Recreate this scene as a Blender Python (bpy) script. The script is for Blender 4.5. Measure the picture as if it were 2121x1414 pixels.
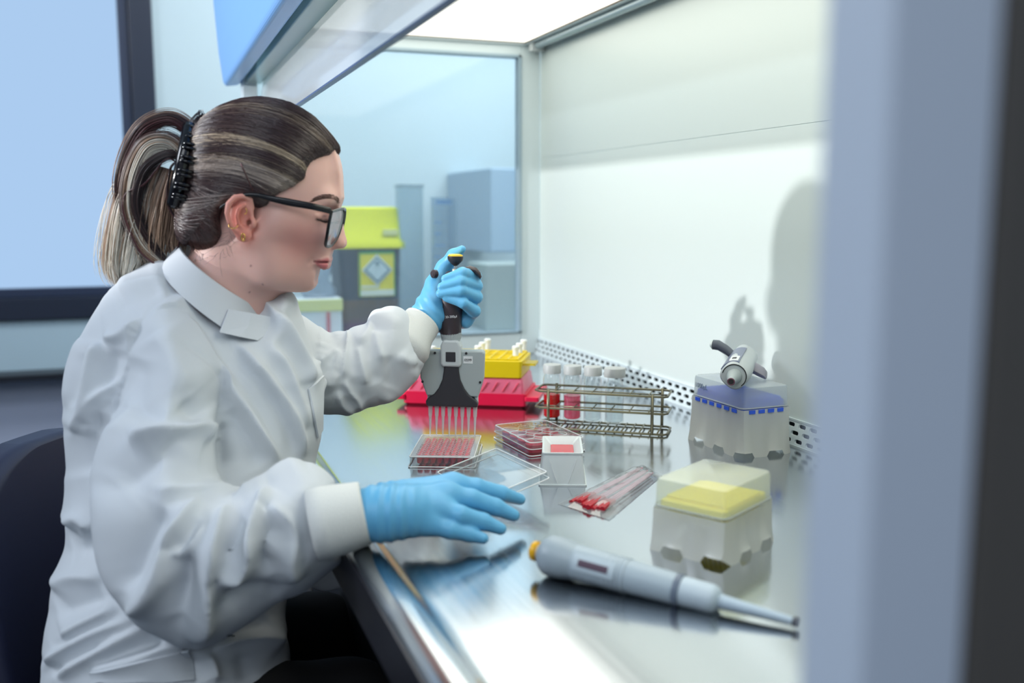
import bpy, math, random
import numpy as np
from math import sin, cos, pi, atan, sqrt, radians
from mathutils import Vector, Matrix, noise
from mathutils.bvhtree import BVHTree

for _o in list(bpy.data.objects):
    bpy.data.objects.remove(_o)
SC = bpy.context.scene
COL = SC.collection
random.seed(7)

# ------------------------------------------------------------------ camera
WT = 0.80            # height of the steel work surface
CAM_H = 0.335        # camera above the work surface
FPX = 2009.0
pit = atan(269 / FPX)
yaw = atan(765 / sqrt(FPX * FPX + 269 ** 2))
vF = np.array([sin(yaw) * cos(pit), cos(yaw) * cos(pit), -sin(pit)])
vR = np.array([cos(yaw), -sin(yaw), 0.0])
vU = np.cross(vR, vF)
vC = np.array([0, 0, WT + CAM_H])
cd = bpy.data.cameras.new('camera')
cam = bpy.data.objects.new('camera', cd)
COL.objects.link(cam)
cam.location = vC
cam.rotation_euler = Matrix((vR, vU, -vF)).transposed().to_euler()
cd.sensor_width = 36.0
cd.lens = FPX / 2121 * 36.0
cd.clip_start = 0.02
cd.dof.use_dof = True
cd.dof.focus_distance = 1.30
cd.dof.aperture_fstop = 3.0
SC.camera = cam

# ------------------------------------------------------------------ world, lamps, exposure
W = bpy.data.worlds.new('room_light'); SC.world = W; W.use_nodes = True
W.node_tree.nodes['Background'].inputs[0].default_value = (0.72, 0.83, 1.0, 1)
W.node_tree.nodes['Background'].inputs[1].default_value = 0.38
SC.view_settings.view_transform = 'Standard'
SC.view_settings.look = 'None'
SC.view_settings.gamma = 1.0
SC.view_settings.exposure = 0.12
SC.cycles.max_bounces = 10
SC.cycles.transparent_max_bounces = 24
SC.cycles.transmission_bounces = 8
SC.cycles.glossy_bounces = 5
SC.cycles.diffuse_bounces = 3
SC.cycles.sample_clamp_indirect = 4.0
SC.cycles.caustics_reflective = False
SC.cycles.caustics_refractive = False
SC.cycles.use_denoising = True


def lamp(name, kind, loc, target, power, color, size=0.1, spot=None):
    ld = bpy.data.lights.new(name, kind)
    ld.energy = power
    ld.color = color
    if kind == 'AREA':
        ld.shape = 'RECTANGLE'; ld.size = size[0]; ld.size_y = size[1]
    else:
        ld.shadow_soft_size = size
    if kind == 'SPOT':
        ld.spot_size = spot; ld.spot_blend = 0.3
    o = bpy.data.objects.new(name, ld); COL.objects.link(o)
    o.location = loc
    o.rotation_euler = (Vector(target) - Vector(loc)).to_track_quat('-Z', 'Y').to_euler()
    return o

# studio lamp standing in the room behind the worker (its hard light throws the hand's shadow on the back wall)
lamp('key_lamp', 'SPOT', (-2.0, 1.50, WT + 0.73), (0.87, 1.75, WT + 0.45), 190, (1.0, 0.985, 0.97), 0.035, radians(33))
# added fill light, no real fitting: brightens the far wall
lamp('wall_fill', 'AREA', (1.3, 2.5, 2.62), (1.1, 3.4, 0.9), 62, (0.90, 0.96, 1.0), (2.2, 0.6))
lamp('side_fill', 'AREA', (-1.9, 1.5, 2.3), (0.0, 1.2, 1.0), 24, (0.84, 0.90, 1.0), (0.6, 0.6))  # added fill from the left for the worker's back and hair
# unseen soft fill added above and behind the camera
lamp('front_fill', 'AREA', (-0.9, -0.6, 2.5), (0.2, 1.2, 0.9), 17, (0.86, 0.93, 1.0), (1.4, 1.0))


def D(px, py, d):      # point seen at photo pixel (px, py), d metres deep along the view axis
    return vC + (vF + vR * (px - 1060.5) / FPX + vU * (707 - py) / FPX) * d

def T(px, py, z=0.0):  # point on the horizontal plane z above the work surface
    r = vF + vR * (px - 1060.5) / FPX + vU * (707 - py) / FPX
    return vC + r * ((z - CAM_H) / r[2])

def YP(px, py, y):
    r = vF + vR * (px - 1060.5) / FPX + vU * (707 - py) / FPX
    return vC + r * (y / r[1])

# ------------------------------------------------------------------ materials
def lin(c):
    return tuple(((x / 255) / 12.92 if x / 255 <= 0.04045 else ((x / 255 + 0.055) / 1.055) ** 2.4) for x in c)

MATS = {}
def mat(name, rgb=(200, 200, 200), rough=0.5, metal=0.0, **kw):
    if name in MATS:
        return MATS[name]
    m = bpy.data.materials.new(name); m.use_nodes = True
    b = m.node_tree.nodes['Principled BSDF']
    b.inputs['Base Color'].default_value = (*lin(rgb), 1)
    b.inputs['Roughness'].default_value = rough
    b.inputs['Metallic'].default_value = metal
    for k, v in kw.items():
        k = k.replace('_', ' ')
        if k in b.inputs:
            b.inputs[k].default_value = v
    MATS[name] = m
    return m

def nodes(m):
    return m.node_tree.nodes, m.node_tree.links, m.node_tree.nodes['Principled BSDF']

def add_bump(m, scale, strength, dist=0.001, detail=3, stretch=(1, 1, 1), kind='noise'):
    N, L, b = nodes(m)
    tc = N.new('ShaderNodeTexCoord'); mp = N.new('ShaderNodeMapping')
    mp.inputs['Scale'].default_value = stretch
    L.new(tc.outputs['Object'], mp.inputs['Vector'])
    if kind == 'noise':
        t = N.new('ShaderNodeTexNoise'); t.inputs['Scale'].default_value = scale; t.inputs['Detail'].default_value = detail
        out = t.outputs['Fac']
    else:
        t = N.new('ShaderNodeTexVoronoi'); t.inputs['Scale'].default_value = scale; out = t.outputs['Distance']
    L.new(mp.outputs[0], t.inputs['Vector'])
    bp = N.new('ShaderNodeBump'); bp.inputs['Strength'].default_value = strength; bp.inputs['Distance'].default_value = dist
    L.new(out, bp.inputs['Height']); L.new(bp.outputs[0], b.inputs['Normal'])
    return m

def thin(name, rgb, fac=0.08, diffuse=0.0, drgb=None, rough=0.03, fres=1.35, emit=None):
    """thin clear sheet: mostly lets light through, mirrors at grazing angles; diffuse = how frosted"""
    m = bpy.data.materials.new(name); m.use_nodes = True
    N, L = m.node_tree.nodes, m.node_tree.links
    N.clear()
    out = N.new('ShaderNodeOutputMaterial')
    tr = N.new('ShaderNodeBsdfTransparent'); tr.inputs[0].default_value = (*lin(rgb), 1)
    gl = N.new('ShaderNodeBsdfGlossy'); gl.inputs['Roughness'].default_value = rough
    lw = N.new('ShaderNodeLayerWeight'); lw.inputs['Blend'].default_value = 0.5
    pw = N.new('ShaderNodeMath'); pw.operation = 'POWER'; pw.inputs[1].default_value = 4.0
    L.new(lw.outputs['Facing'], pw.inputs[0])
    ml = N.new('ShaderNodeMath'); ml.operation = 'MULTIPLY'; ml.inputs[1].default_value = 0.6 * min(1.3, (fres - 1) / .35)
    L.new(pw.outputs[0], ml.inputs[0])
    ad = N.new('ShaderNodeMath'); ad.operation = 'ADD'; ad.inputs[1].default_value = fac; ad.use_clamp = True
    L.new(ml.outputs[0], ad.inputs[0])
    base = tr.outputs[0]
    if diffuse > 0:
        df = N.new('ShaderNodeBsdfDiffuse'); df.inputs[0].default_value = (*lin(drgb or rgb), 1)
        tl = N.new('ShaderNodeBsdfTranslucent'); tl.inputs[0].default_value = (*lin(drgb or rgb), 1)
        a0 = N.new('ShaderNodeMixShader'); a0.inputs[0].default_value = 0.35
        L.new(df.outputs[0], a0.inputs[1]); L.new(tl.outputs[0], a0.inputs[2])
        mx = N.new('ShaderNodeMixShader'); mx.inputs[0].default_value = diffuse
        L.new(tr.outputs[0], mx.inputs[1]); L.new(a0.outputs[0], mx.inputs[2])
        base = mx.outputs[0]
    m2 = N.new('ShaderNodeMixShader')
    L.new(ad.outputs[0], m2.inputs[0]); L.new(base, m2.inputs[1]); L.new(gl.outputs[0], m2.inputs[2])
    L.new(m2.outputs[0], out.inputs[0])
    MATS[name] = m
    return m

def emitter(name, rgb, strength):
    m = bpy.data.materials.new(name); m.use_nodes = True
    N, L = m.node_tree.nodes, m.node_tree.links
    N.clear()
    out = N.new('ShaderNodeOutputMaterial'); e = N.new('ShaderNodeEmission')
    e.inputs[0].default_value = (*lin(rgb), 1); e.inputs[1].default_value = strength
    L.new(e.outputs[0], out.inputs[0])
    MATS[name] = m
    return m

# ------------------------------------------------------------------ mesh builder
def rotm(ax, deg):
    return np.array(Matrix.Rotation(radians(deg), 3, ax))

class MB:
    def __init__(s):
        s.v = []; s.f = []
    def add(s, vs, fs):
        n = len(s.v)
        s.v.extend([tuple(map(float, v)) for v in vs]); s.f.extend([tuple(i + n for i in f) for f in fs])
        return s
    def box(s, lo, hi, M=None):
        x0, y0, z0 = lo; x1, y1, z1 = hi
        vs = [(x0, y0, z0), (x1, y0, z0), (x1, y1, z0), (x0, y1, z0), (x0, y0, z1), (x1, y0, z1), (x1, y1, z1), (x0, y1, z1)]
        if M is not None:
            vs = [tuple(M @ np.array(v)) for v in vs]
        return s.add(vs, [(0, 3, 2, 1), (4, 5, 6, 7), (0, 1, 5, 4), (1, 2, 6, 5), (2, 3, 7, 6), (3, 0, 4, 7)])
    def loft(s, rings, close=True, cap=True):
        n = len(rings[0]); vs = [p for r in rings for p in r]; fs = []
        for i in range(len(rings) - 1):
            for j in range(n if close else n - 1):
                k = (j + 1) % n
                fs.append((i * n + j, i * n + k, (i + 1) * n + k, (i + 1) * n + j))
        if cap:
            fs.append(tuple(reversed(range(n)))); fs.append(tuple((len(rings) - 1) * n + j for j in range(n)))
        return s.add(vs, fs)
    def lathe(s, prof, origin=(0, 0, 0), axis=(0, 0, 1), n=28, cap=True, sq=(1, 1)):
        """prof = [(r, h)...] turned about axis"""
        a = Vector(axis).normalized(); q = Vector((0, 0, 1)).rotation_difference(a).to_matrix()
        rings = []
        for r, h in prof:
            rings.append([tuple(Vector(origin) + q @ Vector((r * sq[0] * cos(2 * pi * k / n), r * sq[1] * sin(2 * pi * k / n), h))) for k in range(n)])
        return s.loft(rings, True, cap)
    def tube(s, pts, r, n=8, closed=False, cap=True):
        P = [Vector(p) for p in pts]; m = len(P); rings = []
        rr = r if hasattr(r, '__len__') else [r] * m
        up = None
        for i, p in enumerate(P):
            a = P[(i + 1) % m] if (closed or i < m - 1) else p
            b = P[i - 1] if (closed or i > 0) else p
            t = (a - b).normalized()
            if up is None:
                up = t.orthogonal().normalized()
            up = (up - t * up.dot(t))
            up = up.normalized() if up.length > 1e-6 else t.orthogonal().normalized()
            sd = t.cross(up)
            rings.append([tuple(p + (up * cos(2 * pi * k / n) + sd * sin(2 * pi * k / n)) * rr[i]) for k in range(n)])
        if closed:
            rings.append(rings[0]); return s.loft(rings, True, False)
        return s.loft(rings, True, cap)
    def prism(s, poly, z0, z1, M=None, axis='z'):
        n = len(poly); f = (lambda p, z: (p[0], p[1], z)) if axis == 'z' else ((lambda p, z: (p[0], z, p[1])) if axis == 'y' else (lambda p, z: (z, p[0], p[1])))
        a = [f(p, z0) for p in poly]; b = [f(p, z1) for p in poly]
        if M is not None:
            a = [tuple(M @ np.array(v)) for v in a]; b = [tuple(M @ np.array(v)) for v in b]
        return s.loft([a, b])
    def sphere(s, c, r, n=16, m=10, sc=(1, 1, 1)):
        prof = [[(c[0] + r * sc[0] * sin(pi * i / m) * cos(2 * pi * k / n), c[1] + r * sc[1] * sin(pi * i / m) * sin(2 * pi * k / n), c[2] - r * sc[2] * cos(pi * i / m)) for k in range(n)] for i in range(m + 1)]
        return s.loft(prof)

def rrect(x0, y0, x1, y1, r, n=5):
    out = []
    for cx, cy, a0 in ((x1 - r, y1 - r, 0), (x0 + r, y1 - r, 90), (x0 + r, y0 + r, 180), (x1 - r, y0 + r, 270)):
        for k in range(n):
            a = radians(a0 + 90 * k / (n - 1)); out.append((cx + r * cos(a), cy + r * sin(a)))
    return out

def part(name, mb, m, parent=None, smooth=False, bevel=0.0, seg=2, label=None, fix=True):
    me = bpy.data.meshes.new(name)
    if isinstance(mb, MB):
        me.from_pydata(mb.v, [], mb.f)
    else:
        me.from_pydata(mb[0], [], mb[1])
    me.materials.append(MATS[m] if isinstance(m, str) else m)
    if fix:
        import bmesh
        bm = bmesh.new(); bm.from_mesh(me)
        bmesh.ops.recalc_face_normals(bm, faces=bm.faces); bm.to_mesh(me); bm.free()
    if smooth:
        me.polygons.foreach_set('use_smooth', [True] * len(me.polygons))
        if smooth == 'auto':
            me.set_sharp_from_angle(angle=radians(38))
    o = bpy.data.objects.new(name, me); COL.objects.link(o)
    if parent is not None:
        o.parent = parent
    if bevel > 0:
        b = o.modifiers.new('bevel', 'BEVEL'); b.width = bevel; b.segments = seg; b.limit_method = 'ANGLE'; b.angle_limit = radians(35)
        b.harden_normals = False
    if label:
        o['label'] = label
    return o

def tag(o, label, cat, group=None, kind=None):
    o['label'] = label; o['category'] = cat
    if group: o['group'] = group
    if kind: o['kind'] = kind
    return o

def thing(name, label, cat, loc=(0, 0, 0), rotz=0.0, group=None, M=None):
    o = bpy.data.objects.new(name, None); COL.objects.link(o); o.empty_display_size = 0.05
    if M is not None:
        o.matrix_world = M
    else:
        o.location = loc; o.rotation_euler = (0, 0, rotz)
    return tag(o, label, cat, group)

def struct(name, mb, m, **kw):
    o = part(name, mb, m, **kw); o['kind'] = 'structure'
    return o

def copy_tree(o, parent=None):
    c = o.copy(); COL.objects.link(c); c.parent = parent
    for ch in list(o.children):
        copy_tree(ch, c)
    return c

def text_part(name, s, size, m, parent, Mx, depth=0.0002):
    cu = bpy.data.curves.new(name, 'FONT'); cu.body = s; cu.size = size; cu.align_x = 'CENTER'; cu.align_y = 'CENTER'; cu.extrude = depth
    t = bpy.data.objects.new(name, cu); COL.objects.link(t)
    dg = bpy.context.evaluated_depsgraph_get(); me = bpy.data.meshes.new_from_object(t.evaluated_get(dg))
    bpy.data.objects.remove(t)
    me.materials.clear(); me.materials.append(MATS[m])
    o = bpy.data.objects.new(name, me); COL.objects.link(o); o.parent = parent; o.matrix_local = Mx
    return o

# shared materials
mat('wall_white', (190, 206, 212), 0.75); mat('lower_wall', (182, 190, 212), 0.8)
mat('cabinet_white', (214, 225, 224), 0.32); mat('cabinet_frame', (206, 219, 224), 0.3)
mat('steel', (216, 220, 226), 0.11, 1.0)
mat('steel_edge', (150, 150, 160), 0.22, 1.0)
mat('dark_frame', (30, 38, 56), 0.35); mat('dark_panel', (80, 76, 72), 0.5); mat('black', (14, 14, 16), 0.5)
mat('blue_fascia', (112, 166, 228), 0.3)
mat('grey_plastic', (168, 178, 180), 0.42); mat('light_grey', (196, 203, 206), 0.38)
mat('charcoal', (42, 40, 46), 0.45); mat('handle_dark', (56, 46, 52), 0.38)
mat('yellow_plastic', (222, 196, 0), 0.4, Subsurface_Weight=0.1, Subsurface_Radius=(.01, .008, .001), Subsurface_Scale=0.5)
mat('red_plastic', (222, 6, 66), 0.35)
mat('white_plastic', (226, 230, 232), 0.4)
mat('rod_metal', (210, 205, 200), 0.2, 1.0)
thin('clear_pane', (248, 252, 253), 0.02, 0.09, (200, 222, 236)); thin('clear_plastic', (236, 240, 242), 0.06, 0.09, (250, 252, 252), 0.08)  # the end pane's pale haze is put in to brighten the view through it
thin('frosted', (225, 232, 232), 0.03, 0.62, (226, 232, 232), 0.3)
# ================================================================== the room
XB, YF, YN, ZT = 0.87, 2.12, 0.26, WT + 0.715
RY = 3.6
struct('floor', MB().box((-3, -2, -0.05), (2.2, RY + 0.1, 0)), mat('floor_vinyl', (70, 76, 86), 0.5))
# far wall, with the window opening
wr = YP(327, 300, RY)[0]; wl = wr - 1.45
wz0 = YP(130, 659, RY)[2]; wz1 = 2.35
wb = MB()
for lo, hi in (((wr, RY, 0), (2.2, RY + .1, 2.7)), ((-3, RY, 0), (wl, RY + .1, 2.7)), ((wl, RY, 0), (wr, RY + .1, wz0)), ((wl, RY, wz1), (wr, RY + .1, 2.7))):
    wb.box(lo, hi)
struct('wall_back', wb, 'wall_white')
struct('wall_left', MB().box((-3.1, -2, 0), (-3, RY + .1, 2.7)), 'wall_white')
struct('wall_right', MB().box((2.2, -2, 0), (2.3, RY + .1, 2.7)), 'wall_white')
struct('ceiling', MB().box((-3.1, -0.1, 2.7), (2.3, RY + .1, 2.75)), 'wall_white')
# window
fb = MB(); t = .075
w = bpy.data.objects.new('window_1', None); COL.objects.link(w); w['kind'] = 'structure'; w.location = (wr, RY, wz0)
for lo, hi in (((-t, -.03, 0), (0, .06, wz1 - wz0)), ((wl - wr, -.03, 0), (wl - wr + t, .06, wz1 - wz0)), ((wl - wr, -.03, 0), (0, .06, t)), ((wl - wr, -.03, wz1 - wz0 - t), (0, .06, wz1 - wz0))):
    fb.box(lo, hi)
part('window_frame', fb, 'dark_frame', w, bevel=.004)
fb = MB()
for lo, hi in (((-t - .035, -.012, t), (-t, .05, wz1 - wz0 - t)), ((wl - wr + t, -.012, t), (wl - wr + t + .035, .05, wz1 - wz0 - t)), ((wl - wr + t, -.012, t), (-t, .05, t + .03))):
    fb.box(lo, hi)
part('window_sash', fb, mat('sash_dark', (44, 54, 78), 0.3), w, bevel=.003)
part('window_pane', MB().box((wl - wr + t, .02, t + .03), (-t - .03, .026, wz1 - wz0 - t)), emitter('daylight_film', (172, 204, 240), 0.92), w)
struct('window_sill', MB().box((wl - .1, RY - .12, YP(0, 768, RY)[2] - .02), (YP(250, 750, RY)[0], RY, YP(0, 768, RY)[2])), mat('sill_edge', (22, 26, 36), .4), bevel=.003)
struct('trim_1', MB().box((wl - .1, RY - .012, YP(0, 768, RY)[2]), (wr, RY, wz0 - .005)), mat('sill_face', (178, 200, 212), .5))
struct('trim_2', MB().box((-3, RY - .01, 0), (wr + .15, RY, YP(0, 768, RY)[2] - .02)), 'lower_wall')

# ================================================================== safety cabinet
cab = thing('safety_cabinet', 'white microbiological safety cabinet with steel work surface, glass end wall and raised glass sash', 'safety cabinet', (0, 0, 0))
# steel work surface with a rolled front rim
FX = 0.175
prof = [(XB, 0), (.222, 0), (.217, -.0005), (.212, .0005), (.206, .0045), (.200, .0062), (.190, .0062), (.183, .0045), (.1775, .0), (.1755, -.006), (.1755, -.05), (.19, -.05), (.19, -.02), (XB, -.02)]
ws = MB().prism([(x, WT + z) for x, z in prof], YN, YF, axis='y')
st = MATS['steel']
N, L, b = nodes(st)
tc = N.new('ShaderNodeTexCoord'); mp = N.new('ShaderNodeMapping'); mp.inputs['Scale'].default_value = (240, 3, 1)
no = N.new('ShaderNodeTexNoise'); no.inputs['Scale'].default_value = 1.0; no.inputs['Detail'].default_value = 2
L.new(tc.outputs['Object'], mp.inputs[0]); L.new(mp.outputs[0], no.inputs['Vector'])
mr = N.new('ShaderNodeMapRange'); mr.inputs['To Min'].default_value = 0.10; mr.inputs['To Max'].default_value = 0.20
L.new(no.outputs['Fac'], mr.inputs[0]); L.new(mr.outputs[0], b.inputs['Roughness'])
n2 = N.new('ShaderNodeTexNoise'); n2.inputs['Scale'].default_value = 2.2
bp = N.new('ShaderNodeBump'); bp.inputs['Strength'].default_value = 0.12; bp.inputs['Distance'].default_value = 0.004
L.new(n2.outputs['Fac'], bp.inputs['Height']); L.new(bp.outputs[0], b.inputs['Normal'])
part('work_surface', ws, 'steel', cab, smooth='auto')
part('front_edge_strip', MB().box((.1735, YN, WT - .05), (.1765, YF, WT - .004)), mat('edge_dark', (52, 52, 62), .35, .6), cab)
# base box under the surface
part('base_panel', MB().box((.24, YN, WT - .3), (XB, YF, WT - .021)), 'black', cab)
part('stand_leg', MB().box((.30, YN + .05, 0), (.36, YN + .11, WT - .3)), 'dark_panel', cab)
part('stand_leg', MB().box((.30, YF - .11, 0), (.36, YF - .05, WT - .3)), 'dark_panel', cab)
part('stand_leg', MB().box((.80, YN + .05, 0), (.86, YN + .11, WT - .3)), 'dark_panel', cab)
part('stand_leg', MB().box((.80, YF - .11, 0), (.86, YF - .05, WT - .3)), 'dark_panel', cab)
# back wall, two sheets with a fine seam
bw = MB().box((XB, YN, WT + .036), (XB + .02, YF, WT + .455)).box((XB + .0006, YN, WT + .455), (XB + .02, YF, WT + .457)).box((XB, YN, WT + .457), (XB + .02, YF, ZT + .03))
part('back_panel', bw, 'cabinet_white', cab)
# perforated exhaust grille along the foot of the back wall
g = MB(); GX = XB - .012; gz0, gz1 = .0, .036
def grille(g):
    pitch, rows = .025, 3
    rh = (gz1 - gz0 - .004) / rows
    ys = YN
    nrow = int((YF - YN) / pitch)
    fx = lambda z: GX + (z - gz0) / (gz1 - gz0) * .010
    def P(y, z):
        return (fx(z), y, WT + z)
    for r in range(rows):
        za = gz0 + .003 + r * rh; zb = za + rh; zc = (za + zb) / 2
        off = pitch / 2 if r % 2 else 0
        for k in range(nrow):
            y0 = ys + k * pitch + off * 0; y1 = y0 + pitch
            yc = (y0 + y1) / 2 + (off - pitch / 4)
            # stadium hole inside the cell
            inner = []; outer = []
            n = 5; hr = .0031; hl = .0052
            cyc = (y0 + y1) / 2
            for sgn, a0 in ((1, -90), (-1, 90)):
                for q in range(n):
                    a = radians(a0 + 180 * q / (n - 1))
                    inner.append((cyc + sgn * hl * 1.0 + hr * cos(a), zc + hr * sin(a)))
            # outer rectangle, same count, matched by side
            outer = [(y1 - .002, za), (y1, za), (y1, zc), (y1, zb), (y1 - .002, zb), (y0 + .002, zb), (y0, zb), (y0, zc), (y0, za), (y0 + .002, za)]
            sh = off
            A = [P(y + sh, z) for y, z in outer]; B = [P(y + sh, z) for y, z in inner]
            C = [(x + .003, y, z) for x, y, z in B]
            m = len(A)
            g.add(A + B + C, [(i, (i + 1) % m, m + (i + 1) % m, m + i) for i in range(m)] + [(m + i, m + (i + 1) % m, 2 * m + (i + 1) % m, 2 * m + i) for i in range(m)])
    g.box((GX - .0005, YN, WT), (GX + .002, YF, WT + .003))
    g.box((XB - .003, YN, WT + .035), (XB + .001, YF, WT + .038))
grille(g)
part('rear_grille', g, 'cabinet_frame', cab, fix=False)
part('grille_plenum', MB().box((XB + .004, YN, WT + .001), (XB + .012, YF, WT + .034)), mat('plenum_dark', (26, 34, 36), .7), cab)
# far end wall: frame around a glass pane
zf0, zf1 = WT + .052, WT + .687
fr = MB()
fr.box((.823, YF, WT), (XB, YF + .04, ZT + .03)).box((.20, YF, WT), (.823, YF + .04, zf0)).box((.20, YF, zf1), (.823, YF + .04, ZT + .03)).box((.205, YF, WT), (.235, YF + .04, ZT))
part('end_frame', fr, 'cabinet_frame', cab, bevel=.002)
part('pane_gasket', MB().box((.815, YF - .004, zf0), (.823, YF + .02, zf1)).box((.235, YF - .004, zf1 - .006), (.823, YF + .02, zf1)).box((.235, YF - .004, zf0), (.823, YF + .02, zf0 + .005)), mat('gasket', (150, 172, 186), .3), cab, bevel=.001)
part('end_pane', MB().box((.235, YF + .012, zf0), (.820, YF + .018, zf1)), 'clear_pane', cab)
# ceiling: bright diffuser, rails
part('light_diffuser', MB().box((.30, YN + .04, ZT), (.826, YF - .010, ZT + .006)), emitter('cabinet_light', (252, 252, 240), 2.5), cab)
part('diffuser_seal', MB().box((.826, YN, ZT - .002), (.829, YF, ZT + .004)).box((.30, YF - .012, ZT - .002), (.829, YF - .009, ZT + .004)), mat('seal_brown', (120, 96, 74), .6), cab)
part('ceiling_frame', MB().box((.829, YN, ZT - .004), (XB, YF, ZT + .02)).box((.22, YF - .009, ZT - .006), (XB, YF, ZT + .02)).box((.22, YN, ZT + .006), (.30, YF, ZT + .02)), 'cabinet_frame', cab, bevel=.001)
part('ceiling_rail', MB().tube([(.848, YN + .02, ZT - .010), (.848, YF - .03, ZT - .010)], .008, 14), mat('rail_grey', (168, 184, 192), .25, .4), cab, smooth='auto')
part('rail_bracket', MB().box((.835, YF - .035, ZT - .022), (.866, YF - .015, ZT - .002)), 'light_grey', cab, bevel=.002)
# top body of the cabinet above the light
part('top_housing', MB().box((.22, YN, ZT + .02), (XB + .02, YF + .04, ZT + .32)), 'cabinet_white', cab)
# near end wall: white front post, dark outer panel
part('near_post', MB().box((.203, YN - .03, WT - .02), (.245, YN, ZT + .1)), mat('near_white', (194, 205, 220), .5), cab, bevel=.002)
part('side_panel', MB().box((.2455, YN - .032, WT - .6), (XB + .02, YN - .006, ZT + .1)), 'dark_panel', cab, bevel=.002)
part('side_liner', MB().box((.245, YN - .006, WT), (XB, YN, ZT)), 'cabinet_white', cab)
# sash: tilted glass, clear carrier strip, blue fascia
sp = MB()
s0, s1 = (.232, WT + .497), (.236, ZT - .01)
def slab(mb, x0, z0, x1, z1, th, y0, y1):
    d = np.array([x1 - x0, z1 - z0]); n = np.array([-d[1], d[0]]) / np.linalg.norm(d) * th
    mb.prism([(x0, z0), (x1, z1), (x1 + n[0], z1 + n[1]), (x0 + n[0], z0 + n[1])], y0, y1, axis='y')
slab(sp, .236, WT + .497, .270, WT + .73, .005, YN, YF - .002)
part('sash_glass', sp, thin('sash_glare', (240, 246, 250), .12, .50, (250, 252, 254), .05), cab)  # white haze mixed into the glass stands in for glare
se = MB(); slab(se, .2355, WT + .4955, .2365, WT + .4985, .006, YN, YF - .002)
part('sash_edge', se, mat('glass_edge', (70, 84, 130), .2), cab)
cs = MB().prism([(.246, WT + .601), (.212, WT + .598), (.212, WT + .66), (.246, WT + .66)], YN, YF + .03, axis='y')
part('carrier_strip', cs, thin('strip_clear', (215, 232, 232), .08, .5, (205, 226, 226), .2), cab, bevel=.002)
fa = MB().prism([(.170, WT + .600), (.176, WT + .594), (.201, WT + .598), (.207, WT + .606), (.207, ZT + .32), (.150, ZT + .32), (.1565, WT + .76), (.163, WT + .66)], YN - .03, YF + .04, axis='y')
part('fascia', fa, 'blue_fascia', cab, bevel=.006, seg=3)

# ================================================================== bench and things beyond the end glass
bench_z = WT - .03
bn = thing('side_bench', 'pale laboratory side bench standing beyond the glass end wall of the cabinet', 'bench', (1.0, 2.95, 0))
part('bench_top', MB().box((-1.0, -.4, bench_z - .04), (1.1, .3, bench_z)), mat('bench_grey', (176, 190, 198), .4), bn, bevel=.004)
for x, y in ((-.94, -.36), (1.04, -.36), (-.94, .26), (1.04, .26)):
    part('leg', MB().box((x - .025, y - .025, 0), (x + .025, y + .025, bench_z - .04)), 'dark_panel', bn)
# sharps bin
def at(px, py, y):
    return YP(px, py, y)
SB = 2.72
c0 = at(770, 690, SB)
sb = thing('sharps_bin', 'dark clinical waste bin with bright yellow lid behind the glass end wall', 'waste bin', (c0[0], SB + .09, bench_z))
H1 = at(770, 512, SB)[2] - bench_z
wv = lambda px, py: at(px, py, SB)[0] - c0[0]
body = MB().loft([[(x, y, z) for x, y in rrect(wv(a, 600) , -.09 + q, wv(b_, 600), .09 - q, .02)] for z, a, b_, q in ((0, 716, 826, .012), (H1, 704, 833, 0))])
part('bin_body', body, mat('bin_dark', (46, 54, 80), .45), sb, bevel=.003)
part('bin_band', MB().loft([[(x, y, z) for x, y in rrect(wv(a, 600), -.092 + q, wv(b_, 600), .092 - q, .02)] for z, a, b_, q in ((.05, 712, 829, .01), (.115, 710, 830, .007))]), mat('bin_band', (92, 74, 78), .5), sb)
part('bin_foot', MB().loft([[(x, y, z) for x, y in rrect(wv(a, 600), -.092 + q, wv(b_, 600), .092 - q, .02)] for z, a, b_, q in ((0.001, 714, 829, .01), (.05, 713, 829, .01))]), mat('bin_foot', (84, 48, 84), .5), sb)
zl = [at(770, p, SB)[2] - bench_z for p in (514, 504, 494, 432, 428)]
lidm = MB().loft([[(x, y, z) for x, y in rrect(wv(a, 600), -.1 + q, wv(b_, 600), .1 - q, .02)] for z, a, b_, q in ((zl[0], 699, 842, 0), (zl[1], 699, 842, 0), (zl[2], 704, 834, .008), (zl[3], 712, 830, .02), (zl[4], 716, 826, .026))])
part('bin_lid', lidm, mat('lid_yellow', (222, 224, 22), .4), sb, smooth='auto')
lab = at(744, 614, SB); lab2 = at(816, 520, SB)
x0, x1, z0, z1 = lab[0] - c0[0], lab2[0] - c0[0], lab[2] - bench_z, lab2[2] - bench_z
ly = -.0975
part('bin_label', MB().box((x0, ly, z0), (x1, ly + .012, z1)), mat('label_yellow', (226, 214, 50), .5), sb, bevel=.001)
part('label_stripe', MB().box((x0, ly - .001, z1 - .006), (x1, ly, z1)).box((x0, ly - .001, z0), (x0 + .003, ly, z1)).box((x1 - .003, ly - .001, z0), (x1, ly, z1)), mat('label_green', (60, 160, 90), .5), sb)
cx, cz, hw = (x0 + x1) / 2, (z0 + z1) / 2 + .012, (x1 - x0) * .43
part('hazard_diamond', MB().prism([(cx - hw, cz), (cx, cz - hw), (cx + hw, cz), (cx, cz + hw)], ly - .002, ly, axis='y'), mat('diamond_rim', (206, 218, 220), .5), sb)
hw *= .86
part('diamond_border', MB().prism([(cx - hw, cz), (cx, cz - hw), (cx + hw, cz), (cx, cz + hw)], ly - .003, ly - .002, axis='y'), mat('diamond_grey', (120, 146, 158), .5), sb)
hw *= .80
part('diamond_face', MB().prism([(cx - hw, cz), (cx, cz - hw), (cx + hw, cz), (cx, cz + hw)], ly - .004, ly - .003, axis='y'), mat('diamond_face', (196, 214, 220), .5), sb)
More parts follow.
